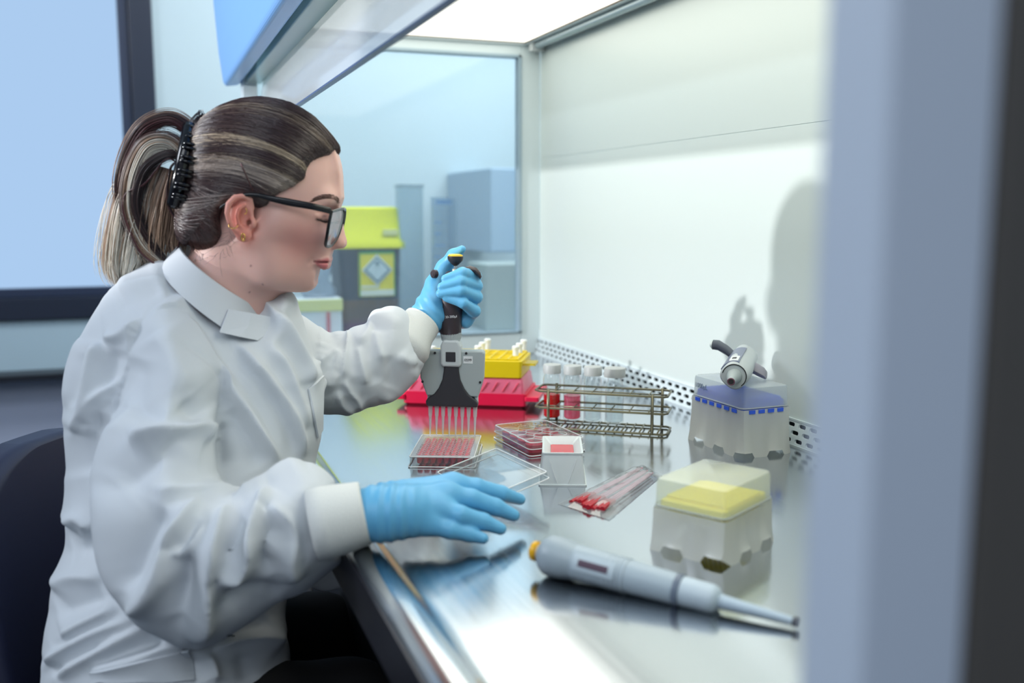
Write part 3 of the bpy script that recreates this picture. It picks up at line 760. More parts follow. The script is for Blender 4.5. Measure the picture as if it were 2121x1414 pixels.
# ---- tip boxes
def tip_box(name, label, A, B, Cc, H, seam, accent, tall, group=None):
    """A, B, Cc: left, front, right corners of the top; H height, seam height"""
    A, B, Cc = Vector(A), Vector(B), Vector(Cc)
    ux = (A - B); LL_ = ux.length; ux.normalize()
    W2 = (Cc - B).length
    t = thing(name, label, 'tip box', M=frame((B.x, B.y, WT), ux) @ Matrix.Translation((0, -W2, 0)))
    def rg(z, q, r=.005): return [(x, y, z) for x, y in rrect(-q, -q, LL_ + q, W2 + q, r)]
    # skirted base: fluted walls with feet
    b = MB()
    n = 96
    def pt(s, q):
        P = 2 * (LL_ + W2); d = s * P
        if d < LL_: return (d, -q)
        d -= LL_
        if d < W2: return (LL_ + q, d)
        d -= W2
        if d < LL_: return (LL_ - d, W2 + q)
        d -= LL_
        return (-q, W2 - d)
    rings = []
    for z in (0.0, .012, .04 if tall else .03, seam - .002):
        fl = (1 - z / seam)
        rg_ = []
        for k in range(n):
            s = k / n
            wv = .0006 * (1 if (k % 6) < 3 else -1)
            x, y = pt(s, .001 + wv * (.4 + .6 * fl) + .005 * fl ** 3)
            zz_ = z
            if z == 0.0:
                zz_ = 0 if (k % 12) in (0, 1, 2, 3, 10, 11) else .007
            rg_.append((x, y, zz_))
        rings.append(rg_)
    b.loft(rings, cap=False)
    part('box_base', b, thin(name + '_base', (236, 238, 232), .03, .92, (246, 248, 242), .3), t, smooth='auto', fix=False)
    part('tip_tray', MB().loft([rg(seam - .003, -.0032), rg(seam + (.008 if tall else .005), -.0036)]), mat(name + '_tray', accent, .4), t)
    nr, nc = 8, 12
    pk = MB().lathe([(.0016, -.030 if tall else -.018), (.0032, -.003), (.0036, .003), (.0038, .009 if tall else .005), (.0025, .010 if tall else .006)], n=10)
    tm_ = mat(name + '_tips', accent, .4)
    first = None
    for i in range(nc):
        for j in range(nr):
            x, y = LL_ / 2 + (i - 5.5) * .009 * min(1, (LL_ - .01) / .108), W2 / 2 + (j - 3.5) * .009 * min(1, (W2 - .01) / .070)
            if first is None: first = part('tip', pk, tm_, t, smooth='auto'); c = first
            else: c = first.copy(); COL.objects.link(c); c.parent = t
            c.location = (x, y, seam + .002)
    lidb = MB().loft([rg(seam, .0002), rg(H - .005, -.0004), rg(H - .0012, -.0012), rg(H, -.003)])
    part('box_lid', lidb, thin(name + '_lid', (246, 250, 248), .04, .46, (244, 250, 248), .25), t, smooth='auto')
    part('lid_seam', MB().tube([(x, y, seam) for x, y in rrect(-.001, -.001, LL_ + .001, W2 + .001, .008)], .0011, 6, closed=True), thin(name + '_seam', (236, 240, 240), .05, .7, (224, 230, 230), .2), t)
    for k in range(6 if tall else 0):
        x = .012 + k * (LL_ - .024) / 5.5
        for y_ in (-.0022, W2 + .0012):
            part('tray_window', MB().box((x, y_, seam - .0075), (x + .011, y_ + .001, seam - .0025)), tm_, t)
    for k in range(4 if tall else 0):
        y = .010 + k * (W2 - .02) / 3.6
        for x_ in (-.0022, LL_ + .0012):
            part('tray_window', MB().box((x_, y, seam - .0075), (x_ + .001, y + .010, seam - .0025)), tm_, t)
    return t, LL_, W2
bb, bl, bw_ = tip_box('blue_tip_box', 'tall frosted tip box with blue tips, a pipette lying on its lid', T(1436, 775, .097), T(1540, 804, .097), T(1638, 797, .097), .097, .068, (50, 100, 236), True)
# frame label text on its left face
Mt = Matrix.Translation((bl * .80, -.0002, .083)) @ Matrix.Rotation(radians(90), 4, 'X')
# the long face towards the camera is y = 0 side or the x = 0 side: put the text on the long face nearest the camera
def lid_text(t, s, size, fx, z):
    inv = t.matrix_world.inverted()
    camL = inv @ Vector(vC)
    ysd = -.0006 if camL.y < bw_ / 2 else bw_ + .0006
    rot = Matrix.Rotation(radians(90), 4, 'X') if camL.y < bw_ / 2 else Matrix.Rotation(radians(180), 4, 'Z') @ Matrix.Rotation(radians(90), 4, 'X')
    return text_part('volume_mark', s, size, 'mark_grey', t, Matrix.Translation((fx, ysd, z)) @ rot)
mat('mark_grey', (120, 134, 150), .6)
bpy.context.view_layer.update()
lid_text(bb, '1000µL', .0105, bl * .82, .083)
tip_box('yellow_tip_box', 'low frosted tip box with yellow tips at the front of the work surface', T(1356, 988, .073), T(1505, 1018, .073), T(1604, 974, .073), .073, .045, (255, 236, 10), False)

# ---- small pipette lying on the blue tip box
lp0, lp1 = T(1514, 795, .112), T(1547, 752, .120)
ps = thing('single_pipette', 'grey and white single channel pipette lying on the blue tip box', 'pipette', M=frame(lp0, (1, 0, 0)))
AXP = Vector((lp1 - lp0)); AXP = Vector((.64, .765, .05)).normalized()
Q = Vector((0, 0, 1)).rotation_difference(AXP).to_matrix().to_4x4()
ps.matrix_world = Matrix.Translation(lp0 + np.array([0, 0, .003])) @ Q @ Matrix.Scale(1.18, 4)
hb = []
part('nozzle', MB().lathe([(.0026, 0), (.0040, .0005), (.0043, .004), (.0048, .008), (.0078, .022), (.0095, .034), (.0105, .046)], n=26), 'grey_plastic', ps, smooth='auto', label='pale grey tapering nozzle')
part('nozzle_bore', MB().lathe([(.0030, -.0006), (.0030, .0008)], n=20), 'black', ps, smooth='auto')
part('nozzle_ring', MB().tube([(.0036 * cos(a), .0036 * sin(a), 0) for a in np.linspace(0, 2 * pi, 21)[:-1]], .0008, 6, closed=True), mat('ring_rose', (110, 66, 84), .4), ps)
def ob(z, rx, ry, cx=0, cy=0, pw=2.6, n=32):
    o = []
    for k in range(n):
        a = 2 * pi * k / n; c, s_ = cos(a), sin(a)
        o.append((cx + rx * abs(c) ** (2 / pw) * (1 if c >= 0 else -1), cy + ry * abs(s_) ** (2 / pw) * (1 if s_ >= 0 else -1), z))
    return o
part('body_shell', MB().loft([ob(.030, .0135, .0130), ob(.032, .0152, .0145), ob(.050, .0165, .0155), ob(.075, .0165, .0150), ob(.11, .0150, .0140), ob(.145, .0150, .0140), ob(.150, .0120, .0120)]), 'light_grey', ps, smooth='auto')
# orientation helpers: local direction that points up / to the photo's left
bpy.context.view_layer.update()
inv3 = ps.matrix_world.to_3x3().inverted()
upL = (inv3 @ Vector((-.15, 0, 1))); upL.z = 0; upL.normalize(); ltL = (inv3 @ Vector((-1, .2, .32))); ltL.z = 0; ltL.normalize()
def patch(r0, r1, c, u, half, z0, z1, n=8):
    """curved plate on the shell around direction u"""
    v = Vector((-u.y, u.x, 0)); m_ = MB(); R2 = []
    for z in (z0, z1):
        o_ = [(u * r1 * cos(a) + v * r1 * sin(a)) for a in np.linspace(-half, half, n)] + [(u * r0 * cos(a) + v * r0 * sin(a)) for a in np.linspace(half, -half, n)]
        R2.append([(p.x, p.y, z) for p in o_])
    return m_.loft(R2)
part('grey_panel', patch(.010, .0170, 0, (upL + ltL * .5).normalized(), .75, .034, .12), mat('panel_slate', (118, 126, 150), .35), ps, smooth='auto', bevel=.0005)
part('window_surround', patch(.010, .0177, 0, upL, .30, .036, .062), 'white_plastic', ps, smooth='auto', bevel=.0004)
part('volume_window', patch(.010, .0181, 0, upL, .13, .043, .051), 'charcoal', ps, smooth='auto')
sl = MB().tube([tuple(upL * .0135 * cos(a) + Vector((-upL.y, upL.x, 0)) * .0135 * sin(a) + Vector((0, 0, .0295))) for a in np.linspace(-1.2, 2.6, 24)], .0006, 5)
part('shell_seam', sl, 'black', ps)
hp = [ltL * d_ + upL * e_ for d_, e_ in ((.010, .004), (.018, .008), (.028, .011), (.034, .010))]
part('finger_rest', MB().loft([[tuple(p + upL * wv_ * cos(a) + Vector((0, 0, z_ + .017 * sin(a)))) for a in np.linspace(0, 2 * pi, 17)[:-1]] for p, wv_, z_ in zip(hp, (.0045, .0052, .0056, .0052), (.11, .108, .104, .100))]), mat('rest_dark', (52, 56, 74), .35), ps, smooth='auto', bevel=.0008, label='dark slate finger rest')
part('rest_cap', MB().loft([[tuple(hp[3] + ltL * g_ + upL * wv_ * cos(a) + Vector((0, 0, .100 + .017 * sin(a) * wv_ / .0052))) for a in np.linspace(0, 2 * pi, 17)[:-1]] for g_, wv_ in ((0.0002, .0054), (.003, .0040))]), 'light_grey', ps, smooth='auto')
rtL = -ltL
part('ejector_lever', MB().loft([[tuple(rtL * d_ - upL * .001 * i_ + upL * wv_ * cos(a) + Vector((0, 0, .11 + .013 * sin(a)))) for a in np.linspace(0, 2 * pi, 17)[:-1]] for i_, (d_, wv_) in enumerate(((.010, .007), (.020, .0075), (.0285, .0065), (.031, .004)))]), mat('lever_grey', (148, 146, 158), .4), ps, smooth='auto')

# ---- grey pipette lying in the foreground
g0, g1 = T(1128, 1146, .020), T(1645, 1287, .006)
gdir = Vector(g1 - g0); GL = gdir.length
gp = thing('grey_pipette', 'large grey pipette with a yellow button lying at the front edge of the work surface', 'pipette', M=Matrix.Translation(g0) @ Vector((0, 0, 1)).rotation_difference(gdir.normalized()).to_matrix().to_4x4())
def gz(px):   # distance along the pipette for a photo column
    lo, hi = 0.0, GL * 1.2
    for _ in range(30):
        md = (lo + hi) / 2; q = Vector(g0) + gdir.normalized() * md - Vector(vC)
        x = 1060.5 + FPX * q.dot(Vector(vR)) / q.dot(Vector(vF))
        if x < px: lo = md
        else: hi = md
    return lo
part('button', MB().lathe([(.008, gz(1099)), (.0095, gz(1102)), (.0098, gz(1112)), (.007, gz(1116))], n=28).v and MB().lathe([(.0075, -.013), (.0092, -.0115), (.0095, -.008), (.006, -.0065)], n=28), mat('button_yellow', (236, 178, 12), .35), gp, smooth='auto', label='yellow push button')
part('button_neck', MB().lathe([(.006, -.0075), (.0085, -.004), (.0120, .0)], n=28), 'white_plastic', gp, smooth='auto')
part('head_shell', MB().lathe([(.0100, -.004), (.0152, .0), (.0185, .005), (.0192, .012), (.0186, .022), (.0168, .030), (.0160, .034)], n=36), mat('shell_grey', (158, 172, 182), .4), gp, smooth='auto')
zb = gz(1405)
part('grip_body', MB().lathe([(.0162, .030), (.0160, .05), (.0152, zb * .6), (.0138, zb)], n=36), mat('grip_grey', (168, 183, 194), .4), gp, smooth='auto')
gr = MB()
for k in range(5):
    z = zb * (.50 + .035 * k)
    gr.tube([(.0155 * cos(a), .0155 * sin(a), z) for a in np.linspace(0, 2 * pi, 25)[:-1]], .0007, 5, closed=True)
part('grip_ribs', gr, mat('rib_grey', (186, 198, 208), .4), gp, smooth=True)
bpy.context.view_layer.update()
inv3 = gp.matrix_world.to_3x3().inverted()
uv = inv3 @ (Vector(vC) - Vector((g0 + g1) / 2)).normalized(); uv.z = 0; uv.normalize()
def gpatch(r0, r1, half, z0, z1, n=8):
    v = Vector((-uv.y, uv.x, 0)); R2 = []
    for z in (z0, z1):
        o_ = [(uv * r1 * cos(a) + v * r1 * sin(a)) for a in np.linspace(-half, half, n)] + [(uv * r0 * cos(a) + v * r0 * sin(a)) for a in np.linspace(half, -half, n)]
        R2.append([(p.x, p.y, z) for p in o_])
    return MB().loft(R2)
za, zc_ = gz(1212), gz(1272)
part('window_frame', gpatch(.010, .0166, .48, za - .006, zc_ + .006), mat('winframe', (188, 202, 212), .35), gp, smooth='auto', bevel=.0005)
part('volume_window', gpatch(.010, .0170, .18, za, zc_), mat('window_dark', (96, 78, 92), .3), gp, smooth='auto')
zs = gz(1415); ze = gz(1484)
part('joint_ring', MB().lathe([(.0142, zb - .002), (.0142, zb + .003), (.0128, zb + .004)], n=32), mat('ring_slate', (104, 116, 134), .4), gp, smooth='auto')
part('lower_sleeve', MB().lathe([(.0130, zb + .002), (.0126, ze - .004), (.0112, ze), (.0070, ze + .003)], n=32), mat('sleeve_pale', (190, 205, 217), .4), gp, smooth='auto')
part('shaft', MB().lathe([(.0068, ze), (.0060, ze + .01), (.0036, GL - .004), (.0030, GL)], n=24), mat('shaft_pale', (178, 196, 212), .35), gp, smooth='auto')
part('shaft_end', MB().lathe([(.0040, GL - .001), (.0040, GL + .003)], n=20), 'charcoal', gp, smooth='auto')

# ---- clear sleeve packet with red loops
b0, b1, b2, b3 = T(1155, 1044), T(1330, 962), T(1372, 985), T(1262, 1078)
bag = thing('sleeve_packet', 'clear plastic sleeve packet with red content lying by the yellow tip box', 'packet', b0)
random.seed(5)
def quad(u, v, z=0.0):
    p = (Vector(b0) * (1 - u) * (1 - v) + Vector(b1) * u * (1 - v) + Vector(b2) * u * v + Vector(b3) * (1 - u) * v) - Vector(b0)
    return (p.x, p.y, z)
n, mm = 26, 16
def zf(u, v):
    e = min(u, 1 - u) * 6; e2 = min(v, 1 - v) * 5
    return .0008 + .008 * min(1, e) * min(1, e2) + .0016 * noise.noise(Vector((u * 9, v * 4, 3))) * min(1, e) * min(1, e2) + .0012 * noise.noise(Vector((u * 22, v * 11, 7))) * min(1, e * 2)
vs = [quad(i / n, j / mm, zf(i / n, j / mm)) for i in range(n + 1) for j in range(mm + 1)] + [quad(i / n, j / mm, .0003) for i in range(n + 1) for j in range(mm + 1)]
K = (n + 1) * (mm + 1)
fs = [(i * (mm + 1) + j, (i + 1) * (mm + 1) + j, (i + 1) * (mm + 1) + j + 1, i * (mm + 1) + j + 1) for i in range(n) for j in range(mm)]
fs += [tuple(K + q for q in reversed(f)) for f in fs]
m_ = MB(); m_.add(vs, fs)
part('clear_sleeve', m_, thin('sleeve_film', (240, 244, 246), .10, .26, (232, 236, 240), .06, 1.5), bag, smooth=True, fix=False)
random.seed(8)
for k in range(9):
    v = .18 + .075 * k
    z = .0025 + .0012 * (k % 3)
    part('red_loop', MB().tube([quad(.05 + .02 * sin(k), v, z), quad(.14, v + .01, z + .001), quad(.24, v, z)], .0032, 7), mat('loop_red', (176, 10, 34), .3), bag, smooth='auto')
    part('pink_stem', MB().tube([quad(.24, v, z), quad(.6, v + .01, z), quad(.9, v, z)], .0013, 6), mat('stem_pink', (226, 170, 186), .35), bag, smooth=True)
# ================================================================== implicit-surface tools (for the worker's body, hair, clothes and gloves)
f32 = np.float32
def smin(a, b, k):
    h = np.clip(0.5 + 0.5 * (b - a) / k, 0, 1)
    return b + (a - b) * h - k * h * (1 - h)
def smax(a, b, k):
    return -smin(-a, -b, k)
def cap(p, a, b, ra, rb):
    a = np.asarray(a, f32); b = np.asarray(b, f32); ab = b - a
    t = np.clip(((p - a) @ ab) / max(float(ab @ ab), 1e-12), 0, 1)
    d = p - a - t[:, None] * ab
    return np.sqrt((d * d).sum(1)) - (ra + (rb - ra) * t)
def ell(p, c, r, M=None):
    q = p - np.asarray(c, f32)
    if M is not None: q = q @ np.asarray(M, f32)
    r = np.asarray(r, f32)
    k0 = np.sqrt(((q / r) ** 2).sum(1)); k1 = np.sqrt(((q / r ** 2) ** 2).sum(1)) + 1e-9
    return k0 * (k0 - 1) / k1
def chain(p, pts, rs, k=None):
    d = None
    for i in range(len(pts) - 1):
        c = cap(p, pts[i], pts[i + 1], rs[i], rs[i + 1])
        d = c if d is None else (smin(d, c, k) if k else np.minimum(d, c))
    return d
def poly_sd(x, y, P):
    """signed distance to polygon, negative inside"""
    P = np.asarray(P, f32); n = len(P)
    d = np.full(x.shape, 1e9, f32); s = np.ones(x.shape, f32)
    j = n - 1
    for i in range(n):
        ex, ey = P[j] - P[i]; wx_, wy_ = x - P[i][0], y - P[i][1]
        t = np.clip((wx_ * ex + wy_ * ey) / (ex * ex + ey * ey + 1e-12), 0, 1)
        d = np.minimum(d, (wx_ - ex * t) ** 2 + (wy_ - ey * t) ** 2)
        c1 = y >= P[i][1]; c2 = y < P[j][1]; c3 = ex * wy_ > ey * wx_
        fl = (c1 & c2 & c3) | (~c1 & ~c2 & ~c3)
        s = np.where(fl, -s, s); j = i
    return s * np.sqrt(d)
def smooth_poly(P, it=2):
    P = [tuple(map(float, p)) for p in P]
    for _ in range(it):
        Q = []
        for i in range(len(P)):
            a, b = P[i], P[(i + 1) % len(P)]
            Q.append(tuple(.75 * q + .25 * r for q, r in zip(a, b))); Q.append(tuple(.25 * q + .75 * r for q, r in zip(a, b)))
        P = Q
    return P

def nets(fn, lo, hi, h):
    """surface nets on a sparse grid; returns verts (N,3), quads"""
    lo = np.array(lo, float); hi = np.array(hi, float)
    B = 8
    nb = np.ceil((hi - lo) / (h * B)).astype(int); n = nb * B + 1
    gx = [lo[a] + h * B * (np.arange(nb[a]) + .5) for a in range(3)]
    G = np.stack(np.meshgrid(*gx, indexing='ij'), -1).reshape(-1, 3).astype(f32)
    dc = np.concatenate([fn(G[i:i + 400000]) for i in range(0, len(G), 400000)])
    act = (np.abs(dc) < h * B * 1.35).reshape(nb)
    V = np.where(dc.reshape(nb) < 0, -1.0, 1.0).astype(f32)
    V = np.repeat(np.repeat(np.repeat(V, B, 0), B, 1), B, 2); V = np.pad(V, ((0, 1),) * 3, mode='edge')
    idx = np.argwhere(act)
    oo = np.stack(np.meshgrid(*[np.arange(B + 1)] * 3, indexing='ij'), -1).reshape(-1, 3)
    for s in range(0, len(idx), 400):
        I = (idx[s:s + 400, None, :] * B + oo[None]).reshape(-1, 3)
        P = (lo + I * h).astype(f32)
        V[I[:, 0], I[:, 1], I[:, 2]] = fn(P)
    S = V < 0
    nx, ny, nz = V.shape
    acc = np.zeros((nx - 1, ny - 1, nz - 1), np.uint8)
    for dx in (0, 1):
        for dy in (0, 1):
            for dz in (0, 1):
                acc += S[dx:nx - 1 + dx, dy:ny - 1 + dy, dz:nz - 1 + dz]
    cells = np.argwhere((acc > 0) & (acc < 8))
    vid = -np.ones(acc.shape, np.int64); vid[cells[:, 0], cells[:, 1], cells[:, 2]] = np.arange(len(cells))
    sm = np.zeros((len(cells), 3)); cnt = np.zeros(len(cells))
    C8 = [(a, b, c) for a in (0, 1) for b in (0, 1) for c in (0, 1)]
    for i in range(8):
        for j in range(i + 1, 8):
            if sum(abs(C8[i][q] - C8[j][q]) for q in range(3)) != 1: continue
            a = cells + C8[i]; b = cells + C8[j]
            va = V[a[:, 0], a[:, 1], a[:, 2]]; vb = V[b[:, 0], b[:, 1], b[:, 2]]
            m = (va < 0) != (vb < 0)
            t = np.where(m, va / (va - vb + 1e-20), 0)[:, None]
            sm += np.where(m[:, None], a + (b - a) * t, 0); cnt += m
    verts = lo + h * sm / np.maximum(cnt, 1)[:, None]
    quads = []
    for ax in range(3):
        b, c = [(1, 2), (2, 0), (0, 1)][ax]
        s0 = [slice(None)] * 3; s1 = [slice(None)] * 3
        s0[ax] = slice(0, -1); s1[ax] = slice(1, None)
        ch = S[tuple(s0)] != S[tuple(s1)]
        e = np.argwhere(ch)
        e = e[(e[:, b] > 0) & (e[:, c] > 0) & (e[:, b] < V.shape[b] - 1) & (e[:, c] < V.shape[c] - 1)]
        if len(e) == 0: continue
        eb = np.zeros(3, int); eb[b] = 1; ec = np.zeros(3, int); ec[c] = 1
        q = [vid[tuple((e - o).T)] for o in (eb * 0, eb, eb + ec, ec)]
        inside = S[e[:, 0], e[:, 1], e[:, 2]]
        Q = np.stack(q, 1); Q[~inside] = Q[~inside][:, ::-1]
        quads.append(Q)
    Q = np.concatenate(quads); Q = Q[(Q >= 0).all(1)]
    return verts, Q

def smooth_mesh(v, q, it=2, lam=.5):
    """uniform Laplacian smoothing"""
    v = v.copy()
    E = np.concatenate([q[:, [0, 1]], q[:, [1, 2]], q[:, [2, 3]], q[:, [3, 0]]])
    for _ in range(it):
        s = np.zeros_like(v); c = np.zeros(len(v))
        np.add.at(s, E[:, 0], v[E[:, 1]]); np.add.at(s, E[:, 1], v[E[:, 0]])
        np.add.at(c, E[:, 0], 1); np.add.at(c, E[:, 1], 1)
        v += lam * (s / np.maximum(c, 1)[:, None] - v)
    return v
def normals(v, q):
    n = np.cross(v[q[:, 2]] - v[q[:, 0]], v[q[:, 3]] - v[q[:, 1]])
    N = np.zeros_like(v)
    for k in range(4): np.add.at(N, q[:, k], n)
    return N / (np.linalg.norm(N, axis=1)[:, None] + 1e-12)
def mesh_part(name, v, q, m, parent, origin, col=None, label=None):
    me = bpy.data.meshes.new(name)
    me.vertices.add(len(v)); me.vertices.foreach_set('co', (v - np.array(origin)).astype(f32).ravel())
    q = np.asarray(q); k = q.shape[1]
    me.loops.add(len(q) * k); me.loops.foreach_set('vertex_index', q.astype(np.int32).ravel())
    me.polygons.add(len(q)); me.polygons.foreach_set('loop_start', (np.arange(len(q)) * k).astype(np.int32))
    me.polygons.foreach_set('use_smooth', np.ones(len(q), bool))
    me.update(calc_edges=True); me.validate()
    if col is not None:
        at_ = me.color_attributes.new('Col', 'FLOAT_COLOR', 'POINT')
        at_.data.foreach_set('color', np.concatenate([col, np.ones((len(v), 1))], 1).astype(f32).ravel())
    me.materials.append(MATS[m] if isinstance(m, str) else m)
    o = bpy.data.objects.new(name, me); COL.objects.link(o); o.parent = parent
    if label: o['label'] = label
    return o
def attr_color(m, name='Col'):
    N, L, b = nodes(m)
    a = N.new('ShaderNodeAttribute'); a.attribute_name = name
    L.new(a.outputs['Color'], b.inputs['Base Color'])
    return m
def bvh_of(v, q):
    return BVHTree.FromPolygons([tuple(p) for p in v], [tuple(map(int, f)) for f in q])
def tubes_mesh(strands, radii, n=4):
    """many thin tubes in one mesh: strands list of (k,3)"""
    V = []; Q = []; off = 0; cid = []
    for si, (S_, r) in enumerate(zip(strands, radii)):
        S_ = np.asarray(S_); k = len(S_)
        t = np.gradient(S_, axis=0); t /= np.linalg.norm(t, axis=1)[:, None] + 1e-12
        ref = np.array([0.3, 0.5, 0.81]); a = np.cross(t, ref); a /= np.linalg.norm(a, axis=1)[:, None] + 1e-12
        b = np.cross(t, a)
        s = np.linspace(0, 1, k); rr = r * np.minimum(1, np.minimum(s * 8 + .25, (1 - s) * 5 + .12))
        ring = np.stack([S_ + (a * cos(2 * pi * j / n) + b * sin(2 * pi * j / n)) * rr[:, None] for j in range(n)], 1)
        V.append(ring.reshape(-1, 3)); cid.append(np.full(k * n, si))
        i = np.arange(k - 1)[:, None]; j = np.arange(n)[None]
        q = np.stack([i * n + j, i * n + (j + 1) % n, (i + 1) * n + (j + 1) % n, (i + 1) * n + j], -1).reshape(-1, 4) + off
        Q.append(q); off += k * n
    return np.concatenate(V), np.concatenate(Q), np.concatenate(cid)
def catmull(P, m=8):
    P = [np.asarray(p, float) for p in P]; P = [2 * P[0] - P[1]] + P + [2 * P[-1] - P[-2]]
    out = []
    for i in range(1, len(P) - 2):
        for t in np.arange(m) / m:
            a, b, c, d = P[i - 1:i + 3]
            out.append(.5 * ((2 * b) + (c - a) * t + (2 * a - 5 * b + 4 * c - d) * t * t + (3 * b - a - 3 * c + d) * t ** 3))
    out.append(P[-2]); return np.array(out)

class View:
    """local frame looking along the sight line to photo pixel (px,py) at depth d: u right, v up, w toward the viewer, turned by yaw"""
    def __init__(s, px, py, d, yaw=0.0):
        s.O = D(px, py, d); w0 = -(s.O - vC); w0 /= np.linalg.norm(w0)
        v0 = vU - w0 * (vU @ w0); v0 /= np.linalg.norm(v0); u0 = np.cross(v0, w0)
        a = radians(yaw)
        s.u = cos(a) * u0 + sin(a) * w0; s.w = cos(a) * w0 - sin(a) * u0; s.v = v0
        s.M = np.stack([s.u, s.v, s.w], 1)
    def loc(s, px, py, w=0.0):
        """local (u,v) where the sight line through the pixel meets the plane w"""
        r = vF + vR * (px - 1060.5) / FPX + vU * (707 - py) / FPX
        t = (w + (s.O - vC) @ s.w) / (r @ s.w)
        q = (vC + r * t - s.O)
        return np.array([q @ s.u, q @ s.v, w])
    def world(s, q): return s.O + np.asarray(q) @ s.M.T
# ================================================================== the worker
PO = np.array([-0.20, 1.22, 0.0])
person = thing('person', 'seated person in white lab coat, blue gloves and black glasses, pipetting at the cabinet', 'person', PO)
HV = View(560, 420, 1.165, 8.0)
hp = HV.loc
mm = .001
def H2(pts): return [tuple(hp(x, y)[:2]) for x, y in pts]
face_prof = H2([(700, 322), (705, 340), (708, 362), (709, 385), (709.5, 400), (710.5, 409), (707, 418), (704, 428), (705.5, 440), (708.5, 455), (712.5, 473), (717, 490), (718.5, 500), (717.5, 508), (711, 514.5), (700, 515), (690, 517), (687, 526), (684, 532), (685.5, 538), (683, 542.5), (678.5, 544.5), (679.5, 549), (674.5, 556), (666, 561), (658, 567), (654.5, 577), (655, 588), (650, 596.5), (638, 601.5), (616, 602), (598, 599.5), (578, 594), (556, 588), (520, 575), (460, 545), (420, 500), (400, 440), (400, 360), (415, 290), (450, 245), (500, 224), (560, 216), (620, 229), (665, 260), (692, 296)])
def head_sdf(p, full=True):
    u, v, w = p[:, 0], p[:, 1], p[:, 2]
    aw = np.abs(w); q = np.stack([u, v, aw], 1)
    P = hp
    d = ell(q, P(545, 330, 0), (.088, .068, .073))
    d = smin(d, ell(q, P(600, 400, 0), (.064, .070, .064)), .02)
    d = smin(d, ell(q, P(604, 474, 0), (.046, .058, .055)), .018)
    d = smin(d, cap(q, P(636, 474, .034), P(580, 462, .052), .015, .014), .026)
    d = smin(d, ell(q, P(592, 524, 0), (.042, .036, .050)), .018)
    d = smin(d, ell(q, P(661, 536, 0), (.020, .024, .025)), .016)
    d = smin(d, cap(q, P(530, 500, .048), P(560, 556, .038), .018, .018), .032)
    d = smin(d, cap(q, P(560, 556, .038), P(628, 578, .012), .018, .015), .028)
    d = smin(d, ell(q, P(636, 578, 0), (.017, .016, .020)), .014)
    # eye sockets
    d = smax(d, -ell(q, P(704, 448, .033), (.018, .012, .020)), .016)
    d = smin(d, cap(q, P(699, 413, .012), P(676, 410, .040), .0055, .005), .016)
    pr = poly_sd(u, v, face_prof)
    # midline slab gives the profile its exact line
    wn = np.interp(v, [hp(0, 600)[1], hp(0, 560)[1], hp(0, 520)[1], hp(0, 506)[1], hp(0, 480)[1], hp(0, 440)[1], hp(0, 425)[1], hp(0, 400)[1], hp(0, 330)[1]],
                   [.012, .012, .010, .0085, .0050, .0050, .0075, .022, .030])
    slab = smax(pr, aw - wn, .005)
    d = smin(d, slab, .012)
    # nose wings, tip and flanks
    d = smin(d, ell(q, P(696, 505, .0115), (.0105, .0070, .0060)), .005)
    d = smin(d, ell(q, P(708, 503, 0), (.0075, .0070, .0088)), .005)
    d = smin(d, cap(q, P(698, 448, .004), P(697, 494, .009), .006, .0075), .007)
    d = smax(d, -ell(q, P(699, 514.5, .0065), (.0055, .0022, .0030)), .0015)
    d = smax(d, -cap(q, P(684, 511, .0195), P(690, 497, .0175), .0006, .0004), .003)
    d = smax(d, pr - .0004, .003)
    if full:
        d = features(q, d)
    # neck and shoulders stump hidden in the coat
    d = smin(d, cap(q, P(508, 490, 0), P(452, 640, 0), .050, .056), .022)
    d = smin(d, cap(q, P(545, 555, 0), P(500, 650, 0), .026, .030), .025)
    d = smin(d, ell(q, P(430, 800, 0), (.070, .08, .10)), .04)
    # near / far ear
    E0 = P(502, 445, .069)
    def ep(x, y, z): return hp(x, y, .076) * np.array([1, 1, 0]) + np.array([0, 0, z])
    shell = ell(q, ep(499, 446, .072), (.0135, .0235, .0050))
    rim = chain(q, [ep(521, 430, .070), ep(518, 413, .074), ep(505, 406, .078), ep(488, 409, .081), ep(476, 422, .083), ep(473, 440, .083), ep(477, 460, .081), ep(487, 477, .078), ep(498, 488, .075)], [.0022, .0028, .0031, .0033, .0033, .0031, .0029, .0027, .0026])
    ear = smin(shell, rim, .004)
    ear = smin(ear, ell(q, ep(505, 487, .074), (.0085, .0080, .0036)), .005)
    ear = smax(ear, -ell(q, ep(508, 455, .0785), (.0080, .0120, .0070)), .003)
    ear = smax(ear, -chain(q, [ep(489, 425, .0805), ep(484, 445, .081), ep(490, 463, .0795)], [.0022, .0026, .002]), .0025)
    ear = smin(ear, chain(q, [ep(508, 424, .077), ep(497, 432, .079), ep(492, 448, .079), ep(496, 466, .077), ep(506, 474, .075)], [.0016, .0020, .0020, .0021, .0022]), .002)
    ear = smin(ear, ell(q, ep(523, 462, .0735), (.0042, .0062, .0045)), .003)
    ear = smax(ear, -ell(q, ep(515, 462, .073), (.0035, .0040, .006)), .002)
    d = smin(d, ear, .0035)
    return d
def sw(x, y, off=0.0):
    """point of the bare face surface seen at photo pixel (x, y)"""
    if (x, y) not in _sw:
        ws = np.linspace(.095, -.01, 220); Q = np.array([hp(x, y, w) for w in ws]).astype(f32)
        dd = head_sdf(Q, False); k = int(np.argmax(dd < 0)) if (dd < 0).any() else len(ws) - 1
        _sw[(x, y)] = max(ws[k], 0.0)
    return hp(x, y, _sw[(x, y)] + off)
_sw = {}
